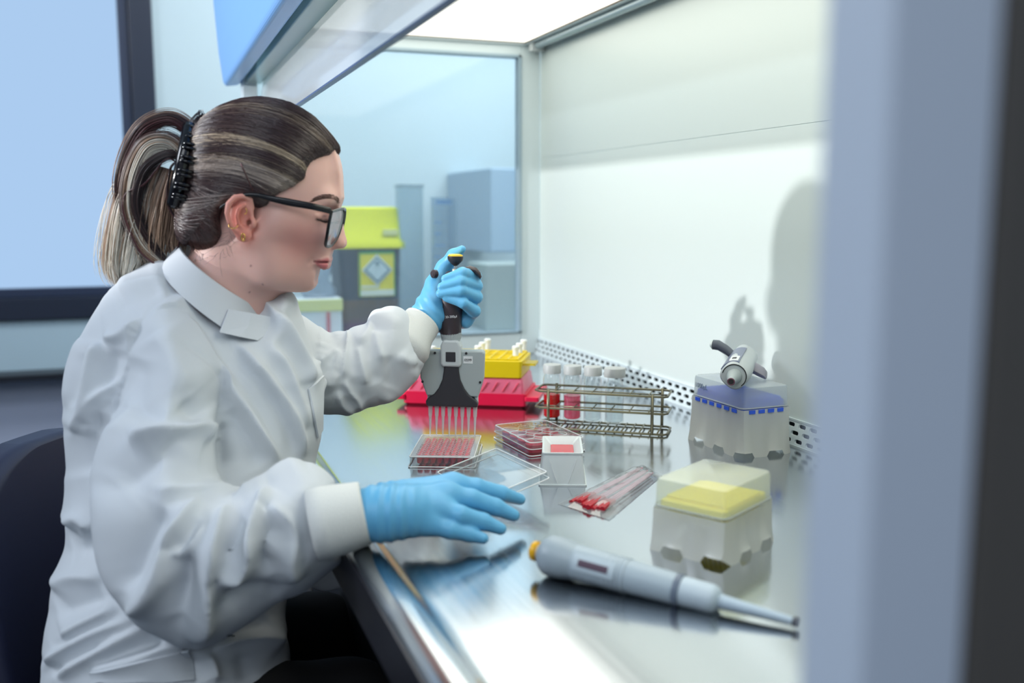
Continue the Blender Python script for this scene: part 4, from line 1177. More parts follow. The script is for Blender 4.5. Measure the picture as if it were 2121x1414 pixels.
def features(q, d):
    # eyelids over the ball, lashes' slit below
    eye = sw(672, 452, -.0105)
    d = smin(d, ell(q, eye, (.0150, .0120, .0128)), .004)
    d = smin(d, chain(q, [sw(655, 447, -.0010), sw(668, 443, .0012), sw(684, 444, .0004)], [.0016, .0022, .0018]), .004)
    d = smax(d, -chain(q, [sw(656, 441, .0012), sw(669, 437.5, .0020), sw(684, 438, .0015)], [.0006, .0009, .0008]), .002)
    d = smax(d, -chain(q, [sw(657, 455, .0012), sw(670, 459, .0022), sw(686, 457, .0015)], [.0006, .0016, .0008]), .0010)
    # mouth
    up = [hp(682.5, 536.5, 0), sw(676, 537.8, -.0012), sw(665, 539.5, -.0014), sw(653, 541, -.001)]
    lo_ = [hp(676, 550, 0), sw(671, 549.6, -.0018), sw(663, 547, -.0016), sw(654, 543, -.001)]
    m_ = [sw(678, 543.0, .0006), sw(674, 543.3, .0006), sw(665, 543.6, .0006), sw(650.5, 541, .0004)]
    d = smin(d, chain(q, up, [.0034, .0034, .0026, .0010]), .003)
    d = smin(d, chain(q, lo_, [.0050, .0050, .0036, .0010]), .004)
    d = smax(d, -chain(q, m_, [.0009, .0011, .0012, .0010]), .0024)
    d = smax(d, -cap(q, sw(646, 537, .001), sw(641, 545, .001), .0012, .0010), .004)
    d = smax(d, -cap(q, sw(667, 563, .0006), sw(657, 558, .0006), .0022, .0012), .009)
    d = smax(d, -chain(q, [sw(684, 508, .0015), sw(688, 498, .0012), sw(694, 493, .0006)], [.0010, .0011, .0006]), .004)
    return d
hv, hq = nets(head_sdf, (-.17, -.24, -.175), (.115, .135, .175), .00185)
hv = smooth_mesh(hv, hq, 1, .4)
# refine: project back onto the surface
for _ in range(1):
    dd = head_sdf(hv.astype(f32)); hv = hv - normals(hv, hq) * dd[:, None] * .8
# skin colour: lips and blush, with some light and shade painted in
hc = np.tile(np.array(lin((222, 178, 166))), (len(hv), 1))
def paint(c, r, rgb, amt, both=True):
    global hc
    q = hv.copy()
    if both: q[:, 2] = np.abs(q[:, 2])
    k = np.exp(-((((q - c) / r) ** 2).sum(1)) ** 1.0) * amt
    hc = hc * (1 - k[:, None]) + np.array(lin(rgb)) * k[:, None]
aw = hp
paint(aw(618, 495, .045), (.032, .030, .04), (190, 108, 100), .62)
paint(aw(708, 500, 0), (.014, .012, .014), (206, 128, 116), .5)
paint(aw(648, 585, 0), (.02, .012, .02), (206, 134, 122), .4)
paint(aw(495, 445, .08), (.02, .032, .02), (222, 118, 96), .75)  # glow of backlight through ear and lobe, painted in
paint(aw(505, 490, .075), (.011, .011, .012), (226, 120, 100), .6)
paint(aw(676, 440, .032), (.013, .006, .02), (186, 124, 112), .45)  # painted shade under the brow
lq = hv.copy(); lq[:, 2] = np.abs(lq[:, 2])
lipd = np.minimum(chain(lq.astype(f32), [hp(683, 537.5, 0), sw(676, 538.8), sw(665, 540.4), sw(652, 541.4)], [.0036, .0036, .0026, .001]),
                  chain(lq.astype(f32), [hp(676.5, 549.5, 0), sw(671, 549), sw(662, 546.8), sw(653, 542.8)], [.0054, .0050, .0036, .001]))
k = np.clip(.5 - lipd / .0018, 0, 1)[:, None] * .85
hc = hc * (1 - k) + np.array(lin((186, 92, 100))) * k
mouthd = chain(lq.astype(f32), [hp(682, 542.6, .001), sw(677, 543.2), sw(665, 543.6), sw(650.5, 541.2)], [.0012, .0012, .0011, .0006])
k = np.clip(1 - mouthd / .0012, 0, 1)[:, None] * .75
hc = hc * (1 - k) + np.array(lin((104, 42, 48))) * k  # crease between the lips painted dark, as shade
slitd = chain(lq.astype(f32), [sw(656, 454), sw(670, 458), sw(687, 456.5)], [.0008, .0014, .0010])
k = np.clip(1 - slitd / .0018, 0, 1)[:, None] * .8
hc = hc * (1 - k) + np.array(lin((74, 46, 42))) * k
for x, y in ((523, 549), (546, 588), (515, 606), (400, 541)):   # small moles
    g = hp(x, y, .05); k = np.exp(-(((hv[:, 0] - g[0]) ** 2 + (hv[:, 1] - g[1]) ** 2) / .0011 ** 2))[:, None] * (hv[:, 2:3] > 0) * .8
    hc = hc * (1 - k) + np.array(lin((96, 52, 46))) * k
skin = mat('skin', (222, 178, 166), .46, 0, Subsurface_Weight=.22, Subsurface_Radius=(.010, .004, .002), Subsurface_Scale=.6)
attr_color(skin)
body = mesh_part('body', HV.world(hv), hq, skin, person, PO, hc)
head_bvh = bvh_of(hv, hq)
# eyeballs (behind the nearly closed lids)
for s in (1, -1):
    c = sw(672, 452, -.0120) * np.array([1, 1, s])
    vs = MB().sphere((0, 0, 0), .0118, 24, 16)
    V = HV.world(np.array(vs.v) + c) - PO
    e = part('eyeball', (V.tolist(), vs.f), mat('eye_white', (206, 196, 192), .15), body, smooth=True)
    ir = MB().lathe([(.0052, .0), (.0052, .0006), (.002, .0010)], (0, 0, .0115), (0, 0, 1), 20)
    dirn = Vector((.82, -.42, .30 * s)).normalized(); qm = np.array(Vector((0, 0, 1)).rotation_difference(dirn).to_matrix())
    V = HV.world(np.array(ir.v) @ qm.T + c) - PO
    part('iris', (V.tolist(), ir.f), mat('iris_brown', (70, 44, 34), .12), e, smooth='auto')
# lashes and brows: many short hairs
random.seed(21); rng = np.random.default_rng(5)
for s in (1, -1):
    L_, Rr = [], []
    for k in range(46):
        t = k / 45
        a = catmull([sw(656, 453, .0012), sw(667, 456.5, .0022), sw(680, 457, .0018), sw(688, 456, .0008)], 10); a0 = a[int(t * (len(a) - 1))]
        tip = a0 + np.array([.0060 + .002 * t, -.0012 + .001 * rng.normal(), .0030]) * (.7 + .5 * t)
        md = (a0 + tip) / 2 + np.array([0, -.0010, 0])
        st_ = catmull([a0, md, tip], 4); st_[:, 2] *= s; L_.append(HV.world(st_)); Rr.append(.00022)
    v_, q_, _ = tubes_mesh(L_, Rr, 4)
    mesh_part('eyelashes', v_, q_, mat('lash_black', (22, 16, 16), .5), body, PO)
    L_, Rr = [], []
    path = catmull([sw(649, 416), sw(660, 410.5), sw(674, 407), sw(688, 407.5), sw(698, 412), sw(703, 417)], 14)
    for k in range(620):
        t = rng.random() ** .9; i = t * (len(path) - 1.001); a0 = path[int(i)] * (1 - i % 1) + path[int(i) + 1] * (i % 1)
        th = .0024 * min(1, t * 3 + .25) * (1 if t < .8 else 1.1)
        a0 = a0 + np.array([rng.normal() * .0006, rng.uniform(-1, 1) * th, 0])
        loc, nrm, _, _ = head_bvh.ray_cast(Vector((a0[0], a0[1], .2)), Vector((0, 0, -1)))
        if loc is None: continue
        a0 = np.array(loc) + np.array(nrm) * .0002
        dr = np.array([-.0042, .0010 - .0018 * (1 - t), 0.0012]) * (.7 + .6 * rng.random())
        b0 = np.array(head_bvh.find_nearest(Vector(a0 + dr))[0]) + np.array(nrm) * .0004
        st_ = np.array([a0, (a0 + b0) / 2 + np.array(nrm) * .0003, b0]); st_[:, 2] *= s
        L_.append(HV.world(st_)); Rr.append(.00011)
    v_, q_, _ = tubes_mesh(L_, Rr, 3)
    mesh_part('eyebrow', v_, q_, mat('brow_brown', (92, 66, 60), .6), body, PO)

# ------------------------------------------------------------------ hair
hair_poly = H2([(704, 315), (690, 325), (668, 331), (650, 340), (642, 356), (641, 372), (620, 389), (594, 401), (577, 412), (569, 430), (556, 437), (540, 428), (522, 414), (500, 404), (478, 420), (468, 448), (475, 482), (467, 512), (440, 532), (406, 518), (374, 496), (380, 440), (394, 390), (398, 320), (413, 276), (436, 248), (465, 228), (505, 213), (545, 207.5), (598, 216), (646, 242), (678, 275), (700, 302)])
def hair_sdf(p):
    u, v, w = p[:, 0], p[:, 1], p[:, 2]; q = np.stack([u, v, np.abs(w)], 1)
    d = ell(q, aw(545, 330, 0), (.0935, .0745, .0785))
    d = smin(d, ell(q, aw(600, 392, 0), (.066, .073, .0668)), .02)
    d = smin(d, ell(q, aw(470, 400, 0), (.055, .070, .066)), .03)
    d = smin(d, ell(q, aw(440, 455, 0), (.040, .040, .050)), .03)
    g = poly_sd(u, v, hair_poly)
    return smax(d, g, .008)
cv, cq = nets(hair_sdf, (-.14, -.08, -.09), (.105, .145, .09), .0025)
hair_bvh = bvh_of(cv, cq)
Cc = Vector(aw(545, 350, 0))
def hair_noise(u, v):
    return noise.noise(Vector((u * 60, v * 260, 1.3))) * .6 + noise.noise(Vector((u * 25, v * 110, 7.1))) * .5
DK, BR, BL, AS, RS = [np.array(lin(c)) for c in ((46, 32, 36), (84, 58, 54), (196, 172, 132), (178, 164, 158), (104, 60, 66))]
cc = np.array([DK * .9 + BR * .1 for _ in range(len(cv))])
hair = mesh_part('hair', HV.world(cv), cq, attr_color(mat('hair_base', (60, 42, 42), .42)), person, PO, cc, label='brown hair with blonde streaks, clipped up at the back')
hmat = mat('hair_strand', (80, 60, 55), .28, 0, Specular_IOR_Level=.75)
attr_color(hmat)
line = catmull([aw(703, 316, .000), aw(697, 321, .018), aw(672, 331, .034), aw(650, 342, .048), aw(642, 360, .056), aw(636, 378, .060), aw(612, 393, .064), aw(586, 406, .068), aw(570, 424, .071), aw(548, 432, .072), aw(520, 416, .073)], 12)
nape = catmull([aw(500, 404, .075), aw(478, 424, .073), aw(469, 452, .068), aw(475, 483, .062), aw(466, 511, .054), aw(438, 530, .046), aw(408, 518, .038), aw(386, 502, .02), aw(378, 494, 0)], 12)
strands, cols, rad = [], [], []
def side_strand(A, B, sag, colr, r, lift, s=1):
    P = []
    for t in np.linspace(0, 1, 13):
        b = A + (B - A) * t + np.array([0, sag * 4 * t * (1 - t), 0])
        h = hair_bvh.ray_cast(Vector((b[0], b[1], .2)), Vector((0, 0, -1)))
        P.append(np.array(h[0]) + np.array([0, 0, lift]) if h[0] is not None else (P[-1] + (B - A) / 12 if P else None))
        if P[-1] is None: P.pop()
    if len(P) < 4: return
    P = np.array(P); P[:, 2] *= s
    strands.append(HV.world(P)); cols.append(colr); rad.append(r)
def add_strand(S0, E0, push, colr, r=.0005, lift=.0008, s=1, wob=.0):
    M0 = (S0 + E0) / 2 + push
    P = []
    ph = rng.uniform(0, 6.28)
    for t in np.linspace(0, 1, 16):
        b = (1 - t) ** 2 * S0 + 2 * t * (1 - t) * M0 + t * t * E0
        dr = Vector(b) - Cc
        hit = hair_bvh.ray_cast(Cc, dr.normalized())
        x = np.array(hit[0]) if hit[0] is not None else b
        dn = np.array(dr.normalized())
        x = x + dn * (lift + wob * (.5 + .5 * sin(6 * t + ph)) * sin(pi * t))
        if t > .93: x = x * .5 + b * .5
        P.append(x)
    P = np.array(P); P[:, 2] *= s
    strands.append(HV.world(P)); cols.append(colr); rad.append(r)
for k in range(6800):
    t = rng.random() ** .85
    s = 1 if rng.random() < .72 else -1
    i = t * (len(line) - 1.001); S0 = line[int(i)] * (1 - i % 1) + line[int(i) + 1] * (i % 1)
    back = rng.random() * .45          # start further back too, so layers overlap
    ye = 285 + 128 * t + rng.normal() * 5
    E0 = aw(402 - 12 * t, ye, .030 * (.3 + t) * rng.uniform(.3, 1.2))
    S0 = S0 + (E0 - S0) * back * (0 if k % 3 else 1) + rng.normal(size=3) * .0012
    push = np.array([0, .048 - .022 * t, .020 + .02 * t])
    n_ = hair_noise(.02 * k % 1, t) + .22 * rng.normal()
    bandb = max(np.exp(-((t - .40) / .045) ** 2), .95 * np.exp(-((t - .64) / .13) ** 2), .5 * np.exp(-((t - .18) / .03) ** 2))
    st1 = noise.noise(Vector((t * 46, 3.3, 0))) * 1.1
    x = np.clip(bandb * 1.05 + st1 * .75 + n_ * .35 - .20, 0, 1)
    x = np.clip((x - .50) * 1.8 + .42, 0, 1)
    c_ = (DK * .65 + BR * .35) * (1 - x) + (BL * .55 + AS * .45 if t < .55 else AS * .72 + BL * .15 + BR * .13) * x
    c_ = c_ * (1 + .18 * rng.normal())
    add_strand(S0, E0, push, np.clip(c_, .008, 1), rng.uniform(.00020, .00042), rng.uniform(.0002, .0028), s, .0010)
for k in range(900):
    t = rng.random(); s = 1 if rng.random() < .75 else -1
    i = t * (len(nape) - 1.001); S0 = nape[int(i)] * (1 - i % 1) + nape[int(i) + 1] * (i % 1)
    E0 = aw(392 - 6 * t, 395 + 30 * rng.random(), .022 * rng.uniform(.2, 1.2))
    x = np.clip(.85 - 2.2 * t + .3 * rng.normal(), 0, 1)
    c_ = (DK * .5 + BR * .5) * (1 - x) + AS * .8 * x
    add_strand(S0 + rng.normal(size=3) * .0018, E0, np.array([0, .004 - .022 * t, .014]), np.clip(c_ * (1 + .2 * rng.normal()), .008, 1), rng.uniform(.0003, .0006), rng.uniform(.0003, .0035), s, .002)
for k in range(1700):
    t = rng.random() ** .8; s = 1 if rng.random() < .75 else -1
    i = t * (len(nape) - 1.001); A0 = nape[int(i)] * (1 - i % 1) + nape[int(i) + 1] * (i % 1)
    A0 = A0 + rng.normal(size=3) * np.array([.004, .003, 0])
    B0 = hp(388 + 8 * rng.random(), 372 + 60 * rng.random(), .04)
    A0 = A0 + (B0 - A0) * rng.random() * .5 * (k % 2)
    x = np.clip(.75 - 2.6 * t + .35 * rng.normal(), 0, 1)
    c_ = (DK * .45 + BR * .7) * (1 - x) + AS * .8 * x
    side_strand(A0, B0, rng.normal() * .004 - .003, np.clip(c_ * (1 + .25 * rng.normal()), .008, 1), rng.uniform(.00022, .0004), rng.uniform(.0004, .004), s)
# little loose hairs at nape and crown
for k in range(34):
    a0 = nape[rng.integers(30, len(nape) - 12)].copy(); s = 1
    P = [a0]
    dr = np.array([rng.normal() * .0026, -.0022 - .0018 * rng.random(), .0004])
    for j in range(5):
        dr = dr * .9 + rng.normal(size=3) * .0012; P.append(P[-1] + dr)
    strands.append(HV.world(catmull(P, 3))); cols.append(BR * .9); rad.append(.00013)
v_, q_, cid = tubes_mesh(strands, rad, 4)
mesh_part('swept_strands', v_, q_, hmat, hair, PO, np.array(cols)[cid])
# the tail folded over the clip: bundles of strands around guide curves (pixel, pixel, side offset in m)
def bundle(guide, spread, n, ctab, r=.0005, core=None, corer=.008, taper=.5, seed=1, wsp=1.2, frizz=.0):
    rg_ = np.random.default_rng(seed)
    G = catmull([hp(x, y, w) * np.array([1, 1, 0]) + np.array([0, 0, w]) for x, y, w in guide], 8)
    t = np.gradient(G, axis=0); t /= np.linalg.norm(t, axis=1)[:, None]
    a = np.cross(t, [0, 0, 1.0]); a /= np.linalg.norm(a, axis=1)[:, None] + 1e-9
    b = np.cross(t, a)
    S_, Cx, R0 = [], [], []
    s = np.linspace(0, 1, len(G)); env = (.35 + .65 * np.sin(pi * np.clip(s * .9 + .1, 0, 1)) ** .6) * (1 - taper * s)
    for k in range(n):
        x0, y0 = rg_.normal(size=2) * .55; fr_ = rg_.normal() * .35; ph = rg_.uniform(0, 6)
        off = (x0 + fr_ * np.sin(2.5 * s + ph) * s)[:, None] * a * (spread * env)[:, None] + (y0 + fr_ * .5 * np.cos(2 * s + ph))[:, None] * b * (spread * wsp * env)[:, None]
        e0 = rg_.uniform(.72, 1.0); m = max(5, int(len(G) * e0))
        S_.append(HV.world((G + off)[:m] + (rg_.normal(size=(1, 3)) * frizz))); R0.append(r * rg_.uniform(.6, 1.3))
        kk = np.clip(y0 * .3 + x0 * .5 + .5 + .25 * rg_.normal(), 0, .999)
        c0 = ctab[int(kk * len(ctab))]; Cx.append(np.clip(c0 * (1 + .16 * rg_.normal()), .006, 1))
    return S_, Cx, R0, G
S_all, C_all, R_all = [], [], []
cores = []
TAN = np.array(lin((190, 158, 134))); PB = np.array(lin((250, 242, 226))); RB = np.array(lin((92, 48, 52)))
specs = [
    ([(392, 300, .012), (388, 266, .014), (350, 246, .016), (298, 268, .016), (262, 330, .014), (250, 400, .012), (268, 478, .010), (312, 528, .010)], .0078, 330, [RB, BR, DK, RB, TAN * .6], .0095, .35),
    ([(390, 330, .016), (350, 296, .020), (306, 306, .022), (276, 370, .020), (272, 440, .018), (300, 510, .016), (352, 552, .014), (388, 556, .012)], .0105, 420, [PB * .9, TAN, TAN * .8, AS, BR], .010, .45),
    ([(382, 318, .024), (340, 322, .028), (300, 352, .030), (283, 410, .030), (292, 462, .028), (326, 520, .024), (352, 546, .020)], .0052, 260, [DK, DK, BR * .7, DK], .005, .3),
    ([(300, 340, .0), (264, 420, .0), (246, 510, .0), (240, 560, .0), (246, 596, -.002)], .0150, 620, [PB, PB * .92, TAN * 1.05, PB * .85], .013, .15),
    ([(350, 350, .004), (330, 420, .006), (318, 500, .006), (322, 560, .006)], .0190, 620, [TAN, TAN * .85, PB * .8, TAN * .95], .018, .2),
    ([(330, 380, .0), (290, 480, .0), (272, 550, .0), (262, 588, .0)], .0150, 460, [PB * .95, PB, TAN], .013, .15),
    ([(378, 360, .008), (372, 420, .010), (362, 500, .010), (368, 546, .008)], .0095, 260, [TAN * .8, TAN, BR, TAN * .7], .009, .3),
    ([(372, 330, .030), (352, 352, .034), (348, 420, .034), (372, 470, .032), (368, 515, .026), (348, 535, .022)], .0014, 16, [DK, RB], 0, .1),
    ([(370, 340, .030), (344, 330, .034), (300, 380, .036), (262, 400, .030), (256, 440, .03), (290, 520, .028), (330, 556, .024), (300, 578, .02), (262, 560, .02)], .0012, 10, [RB, DK], 0, .1),
    ([(404, 292, .02), (410, 262, .018), (420, 250, .012), (406, 272, .0)], .008, 120, [DK, DK, BR], .006, .2),
]
for i, (g, sp_, n_, ct, cr_, tp_) in enumerate(specs):
    a, b, c, G = bundle(g, sp_, int(n_ * 1.7), ct, .00032, taper=tp_, seed=40 + i)
    S_all += a; C_all += b; R_all += c
    if cr_: cores.append((G, cr_, np.mean(ct, axis=0) * .8, tp_))
v_, q_, cid = tubes_mesh(S_all, R_all, 4)
mesh_part('folded_tail', v_, q_, hmat, hair, PO, np.array(C_all)[cid], label='tail of hair looped over the clip, pale blonde below')
V0, Q0, C0, off = [], [], [], 0
for G, cr_, c_, tp_ in cores:
    s = np.linspace(0, 1, len(G)); rr = cr_ * .62 * (.3 + .7 * np.sin(pi * np.clip(s * .85 + .1, 0, 1))) * (1 - tp_ * s)
    m_ = MB().tube([tuple(p) for p in G], list(rr), 10)
    f4 = [f if len(f) == 4 else None for f in m_.f]
    V0.append(np.array(m_.v)); Q0.append(np.array([f for f in f4 if f]) + off); C0.append(np.tile(c_, (len(m_.v), 1))); off += len(m_.v)
mesh_part('tail_core', HV.world(np.concatenate(V0)), np.concatenate(Q0), 'hair_base', hair, PO, np.concatenate(C0))
# claw clip
def hl(x, y, w): return hp(x, y, w) * np.array([1, 1, 0]) + np.array([0, 0, w])
def wl_(pts): return [tuple(HV.world(p) - PO) for p in pts]
clip_ = MB()
sp = catmull([hl(400, 264, .030), hl(394, 300, .052), hl(385, 345, .060), hl(375, 390, .058), hl(367, 424, .048)], 5)
clip_.tube(wl_(sp + np.array([-.004, 0, 0])), [.0085] * len(sp), 12)
part('hair_clip', clip_, mat('clip_black', (12, 10, 16), .12), person, smooth=True, label='black claw clip')
cl_o = [c for c in person.children if c.name.startswith('hair_clip')][0]
for k in range(13):
    c = sp[int((k + .6) / 13.4 * (len(sp) - 1))]
    t_ = MB().tube(wl_(catmull([c + np.array([-.010, .001, .002]), c + np.array([-.002, .001, .0095]), c + np.array([.007, -.0005, .0085]), c + np.array([.014, -.002, .000])], 4)), .0019, 8)
    part('tooth', t_, 'clip_black', cl_o, smooth=True)
# hair grip
g0_, g1_ = hl(456, 327, .0), hl(482, 390, .0)
def onhair(x, y, lift):
    g = hl(x, y, .2); r = hair_bvh.ray_cast(Vector(g), Vector((0, 0, -1)))
    return (np.array(r[0]) if r[0] is not None else hl(x, y, .075)) + np.array([0, 0, lift])
part('hair_grip', MB().tube(wl_([onhair(456 + 26 * t, 327 + 63 * t, .004) for t in np.linspace(0, 1, 7)]), .0009, 6), mat('grip_metal', (110, 84, 84), .3, .8), person, smooth=True)
# earrings
gold = mat('gold', (226, 178, 104), .2, 1.0)
part('earring', MB().tube(wl_([hl(503.5 + 3.2 * cos(a), 491 + 7.5 * sin(a), .083 + .0005 * cos(a)) for a in np.linspace(0, 2 * pi, 17)[:-1]]), .0010, 6, closed=True), gold, person, smooth=True)
part('earring', MB().tube(wl_([hl(483 + 9 * cos(a), 466 + 7 * sin(a), .084 + .003 * sin(a)) for a in np.linspace(-.2, 3.6, 12)]), .0007, 6), gold, person, smooth=True)
part('earring', MB().tube(wl_([hl(507 + 4 * cos(a), 437 + 6 * sin(a), .0815) for a in np.linspace(-1.4, 2.0, 10)]), .0006, 6), gold, person, smooth=True)

# ------------------------------------------------------------------ glasses
gl = bpy.data.objects.new('glasses', None); COL.objects.link(gl); gl.parent = person
fbk = mat('frame_black', (14, 14, 18), .22)
def lenspts(s):
    P = [hp(686.5, 438, .066), hp(699, 434.5, .040), hp(710, 433.5, .016), hp(710.5, 448, .0125), hp(707, 466, .0125), hp(699, 490, .018), hp(688, 506, .030), hp(680, 510.5, .045), hp(674.5, 507, .058), hp(677, 490, .064), hp(681.5, 462, .067)]
    P = np.array(P); P[:, 2] *= s
    return P
for s in (1, -1):
    P = lenspts(s)
    ring = catmull(list(P) + [P[0]], 4)[:-1]
    rm = MB().tube(wl_(ring), .0019, 8, closed=True)
    ro = part('lens_rim', rm, fbk, gl, smooth=True)
    c = ring.mean(0)
    vs = [c] + list(ring * .999 + c * .001)
    n = len(ring)
    V = [tuple(HV.world(p) - PO) for p in vs] + [tuple(HV.world(p + np.array([.0012, 0, 0])) - PO) for p in vs]
    F_ = [(0, 1 + k, 1 + (k + 1) % n) for k in range(n)] + [(n + 1, n + 2 + (k + 1) % n, n + 2 + k) for k in range(n)]
    part('lens', (V, F_), thin('lens_glass', (240, 242, 248), .05, .06, (225, 225, 235), .02, 1.6), ro, fix=False)
    # temple arm
    a = catmull([hp(686, 437, .068 * 1), hp(650, 428, .0745), hp(600, 419, .0765), hp(560, 411, .0775), hp(530, 404, .0785), hp(500, 405, .0790), hp(472, 420, .0760), hp(455, 430, .0735)], 5)
    a[:, 2] *= s
    hgt = np.interp(np.linspace(0, 1, len(a)), [0, .3, .5, .75, 1], [.0036, .0042, .0028, .0018, .0016])
    rings = []
    for p, h_ in zip(a, hgt):
        rings.append([tuple(HV.world(p + np.array([0, h_ * cos(t), .0013 * sin(t)])) - PO) for t in np.linspace(0, 2 * pi, 11)[:-1]])
    part('temple_arm', MB().loft(rings), fbk, gl, smooth=True)
part('bridge', MB().tube(wl_(catmull([lenspts(1)[2] + [0, -.002, 0], hp(714, 434, .0), lenspts(-1)[2] + [0, -.002, 0]], 5)), .0019, 8), fbk, gl, smooth=True)
# ------------------------------------------------------------------ lab coat
CV = View(400, 900, 1.17, 0.0)
cp_ = lambda x, y, w=0.0: CV.loc(x, y, w)
def C2(pts): return [tuple(cp_(x, y)[:2]) for x, y in pts]
torso = smooth_poly(C2([(352, 522), (420, 590), (480, 632), (530, 648), (556, 610), (568, 596), (600, 602), (622, 648), (642, 700), (658, 760), (670, 780), (668, 850), (664, 905), (654, 938), (648, 1000), (640, 1090), (604, 1180), (590, 1240), (587, 1290), (592, 1325), (602, 1352), (608, 1430), (620, 1560), (80, 1560), (84, 1414), (96, 1318), (100, 1262), (122, 1180), (145, 1092), (136, 1000), (130, 900), (134, 806), (148, 742), (188, 662), (232, 594), (292, 560)]), 2)
sleeve = smooth_poly(C2([(300, 648), (360, 632), (425, 690), (458, 780), (447, 850), (440, 900), (444, 952), (452, 985), (494, 1008), (524, 1000), (562, 990), (600, 972), (637, 957), (674, 974), (700, 1004), (684, 1040), (672, 1090), (690, 1150), (722, 1152), (682, 1186), (664, 1200), (620, 1234), (562, 1256), (500, 1290), (440, 1325), (396, 1340), (324, 1304), (256, 1272), (236, 1209), (219, 1126), (207, 1002), (221, 938), (246, 848), (268, 774), (280, 708)]), 1)
FS = View(740, 760, 1.335, 0.0)
farsl = smooth_poly([tuple(FS.loc(x, y)[:2]) for x, y in [(540, 640), (600, 636), (650, 666), (684, 692), (695, 685), (713, 685), (719, 692), (727, 680), (745, 676), (765, 677), (779, 655), (792, 640), (810, 635), (828, 637), (846, 650), (860, 690), (880, 746), (874, 764), (852, 788), (817, 820), (785, 840), (758, 844), (736, 855), (670, 858), (600, 850), (540, 780)]], 1)
dctl = [((300, 660), .078), ((380, 700), .075), ((260, 800), .105), ((420, 820), .100), ((250, 950), .135), ((420, 960), .140), ((240, 1100), .165), ((330, 1250), .180), ((450, 1130), .185), ((560, 1100), .195), ((680, 1080), .212), ((720, 1140), .212)]
dP = np.array([cp_(x, y)[:2] for (x, y), _ in dctl]); dW = np.array([w for _, w in dctl])
def field(u, v, P, Wt):
    s = np.zeros(u.shape, f32); t = np.zeros(u.shape, f32)
    for (a, b), w in zip(P, Wt):
        k = 1 / ((u - a) ** 2 + (v - b) ** 2 + .0012) ** 1.5; s += k; t += k * w
    return t / s
def pillow(s, z, R):
    return np.sqrt(np.maximum(s + R, 0) ** 2 + z ** 2) - R
neckA, neckB = HV.world(hp(508, 490, 0)), HV.world(hp(452, 640, 0))
def to_world(V, q): return V.world(q)
def coat_sdf(p, which=0):
    q = ((p - CV.O) @ CV.M).astype(f32); u, v, w = q[:, 0], q[:, 1], q[:, 2]
    vt = [cp_(0, y)[1] for y in (1400, 1100, 850, 640, 560)]
    R = np.interp(v, vt, [.170, .118, .112, .112, .08]).astype(f32)
    d = pillow(poly_sd(u, v, torso), w - .0, R)
    # near shoulder and sleeve
    kp = np.clip(1.17 / (1.17 - w), .8, 1.4); up_, vp_ = u * kp, v * kp      # the arm is nearer than the torso: follow the sight lines
    ss = poly_sd(up_, vp_, sleeve) / kp; zz = w - field(up_, vp_, dP, dW)
    Rs = .085
    d2 = pillow(ss, zz, Rs)
    ks = np.interp(v, [cp_(0, 860)[1], cp_(0, 740)[1]], [.004, .030]).astype(f32)
    d = smin(d, d2, ks)
    if which: return d2
    f = ((p - FS.O) @ FS.M).astype(f32)
    sf = poly_sd(f[:, 0], f[:, 1], farsl)
    zf_ = np.interp(f[:, 0], [FS.loc(600, 700)[0], FS.loc(740, 760)[0], FS.loc(850, 690)[0]], [.02, .012, -.004])
    d = smin(d, pillow(sf, f[:, 2] - zf_, .060), .010)
    # loose front panel falling over the far thigh
    pn = poly_sd(u, v, panel)
    d = smin(d, pillow(pn, w + .05, .008), .006)
    # neck opening
    d = smax(d, -cap(p, neckA, neckB, .047, .055), .008)
    return d
panel = smooth_poly(C2([(560, 1180), (640, 1150), (720, 1150), (748, 1180), (764, 1218), (706, 1232), (680, 1240), (640, 1222), (590, 1220)]), 1)
kc = [D(x, y, d) for x, y, d in ((60, 480, .9), (900, 1560, .9), (60, 480, 1.5), (900, 1560, 1.5), (900, 600, 1.45), (60, 1560, .9))]
lo = np.min(kc, 0); hi = np.max(kc, 0)
lo = np.maximum(lo, [-.62, .78, .36]); hi = np.minimum(hi, [.42, 1.50, 1.16])
kv, kq = nets(coat_sdf, lo, hi, .0028)
kv = smooth_mesh(kv, kq, 2, .5)
coat_bvh = bvh_of(kv, kq)
def ray_to(bvh, x, y):
    r = vF + vR * (x - 1060.5) / FPX + vU * (707 - y) / FPX
    h = bvh.ray_cast(Vector(vC), Vector(r).normalized())
    return np.array(h[0]) if h[0] is not None else None
def trace(bvh, pts, step=6):
    P = catmull([np.array([x, y, 0.0]) for x, y in pts], 6)
    out = []
    for a in P:
        h = ray_to(bvh, a[0], a[1])
        if h is not None: out.append(h)
    # resample
    res = []
    for a, b in zip(out[:-1], out[1:]):
        L_ = np.linalg.norm(b - a)
        if L_ > .06: continue
        n_ = max(1, int(L_ / .004)); res += [a + (b - a) * t for t in np.arange(n_) / n_]
    return np.array(res) if res else None
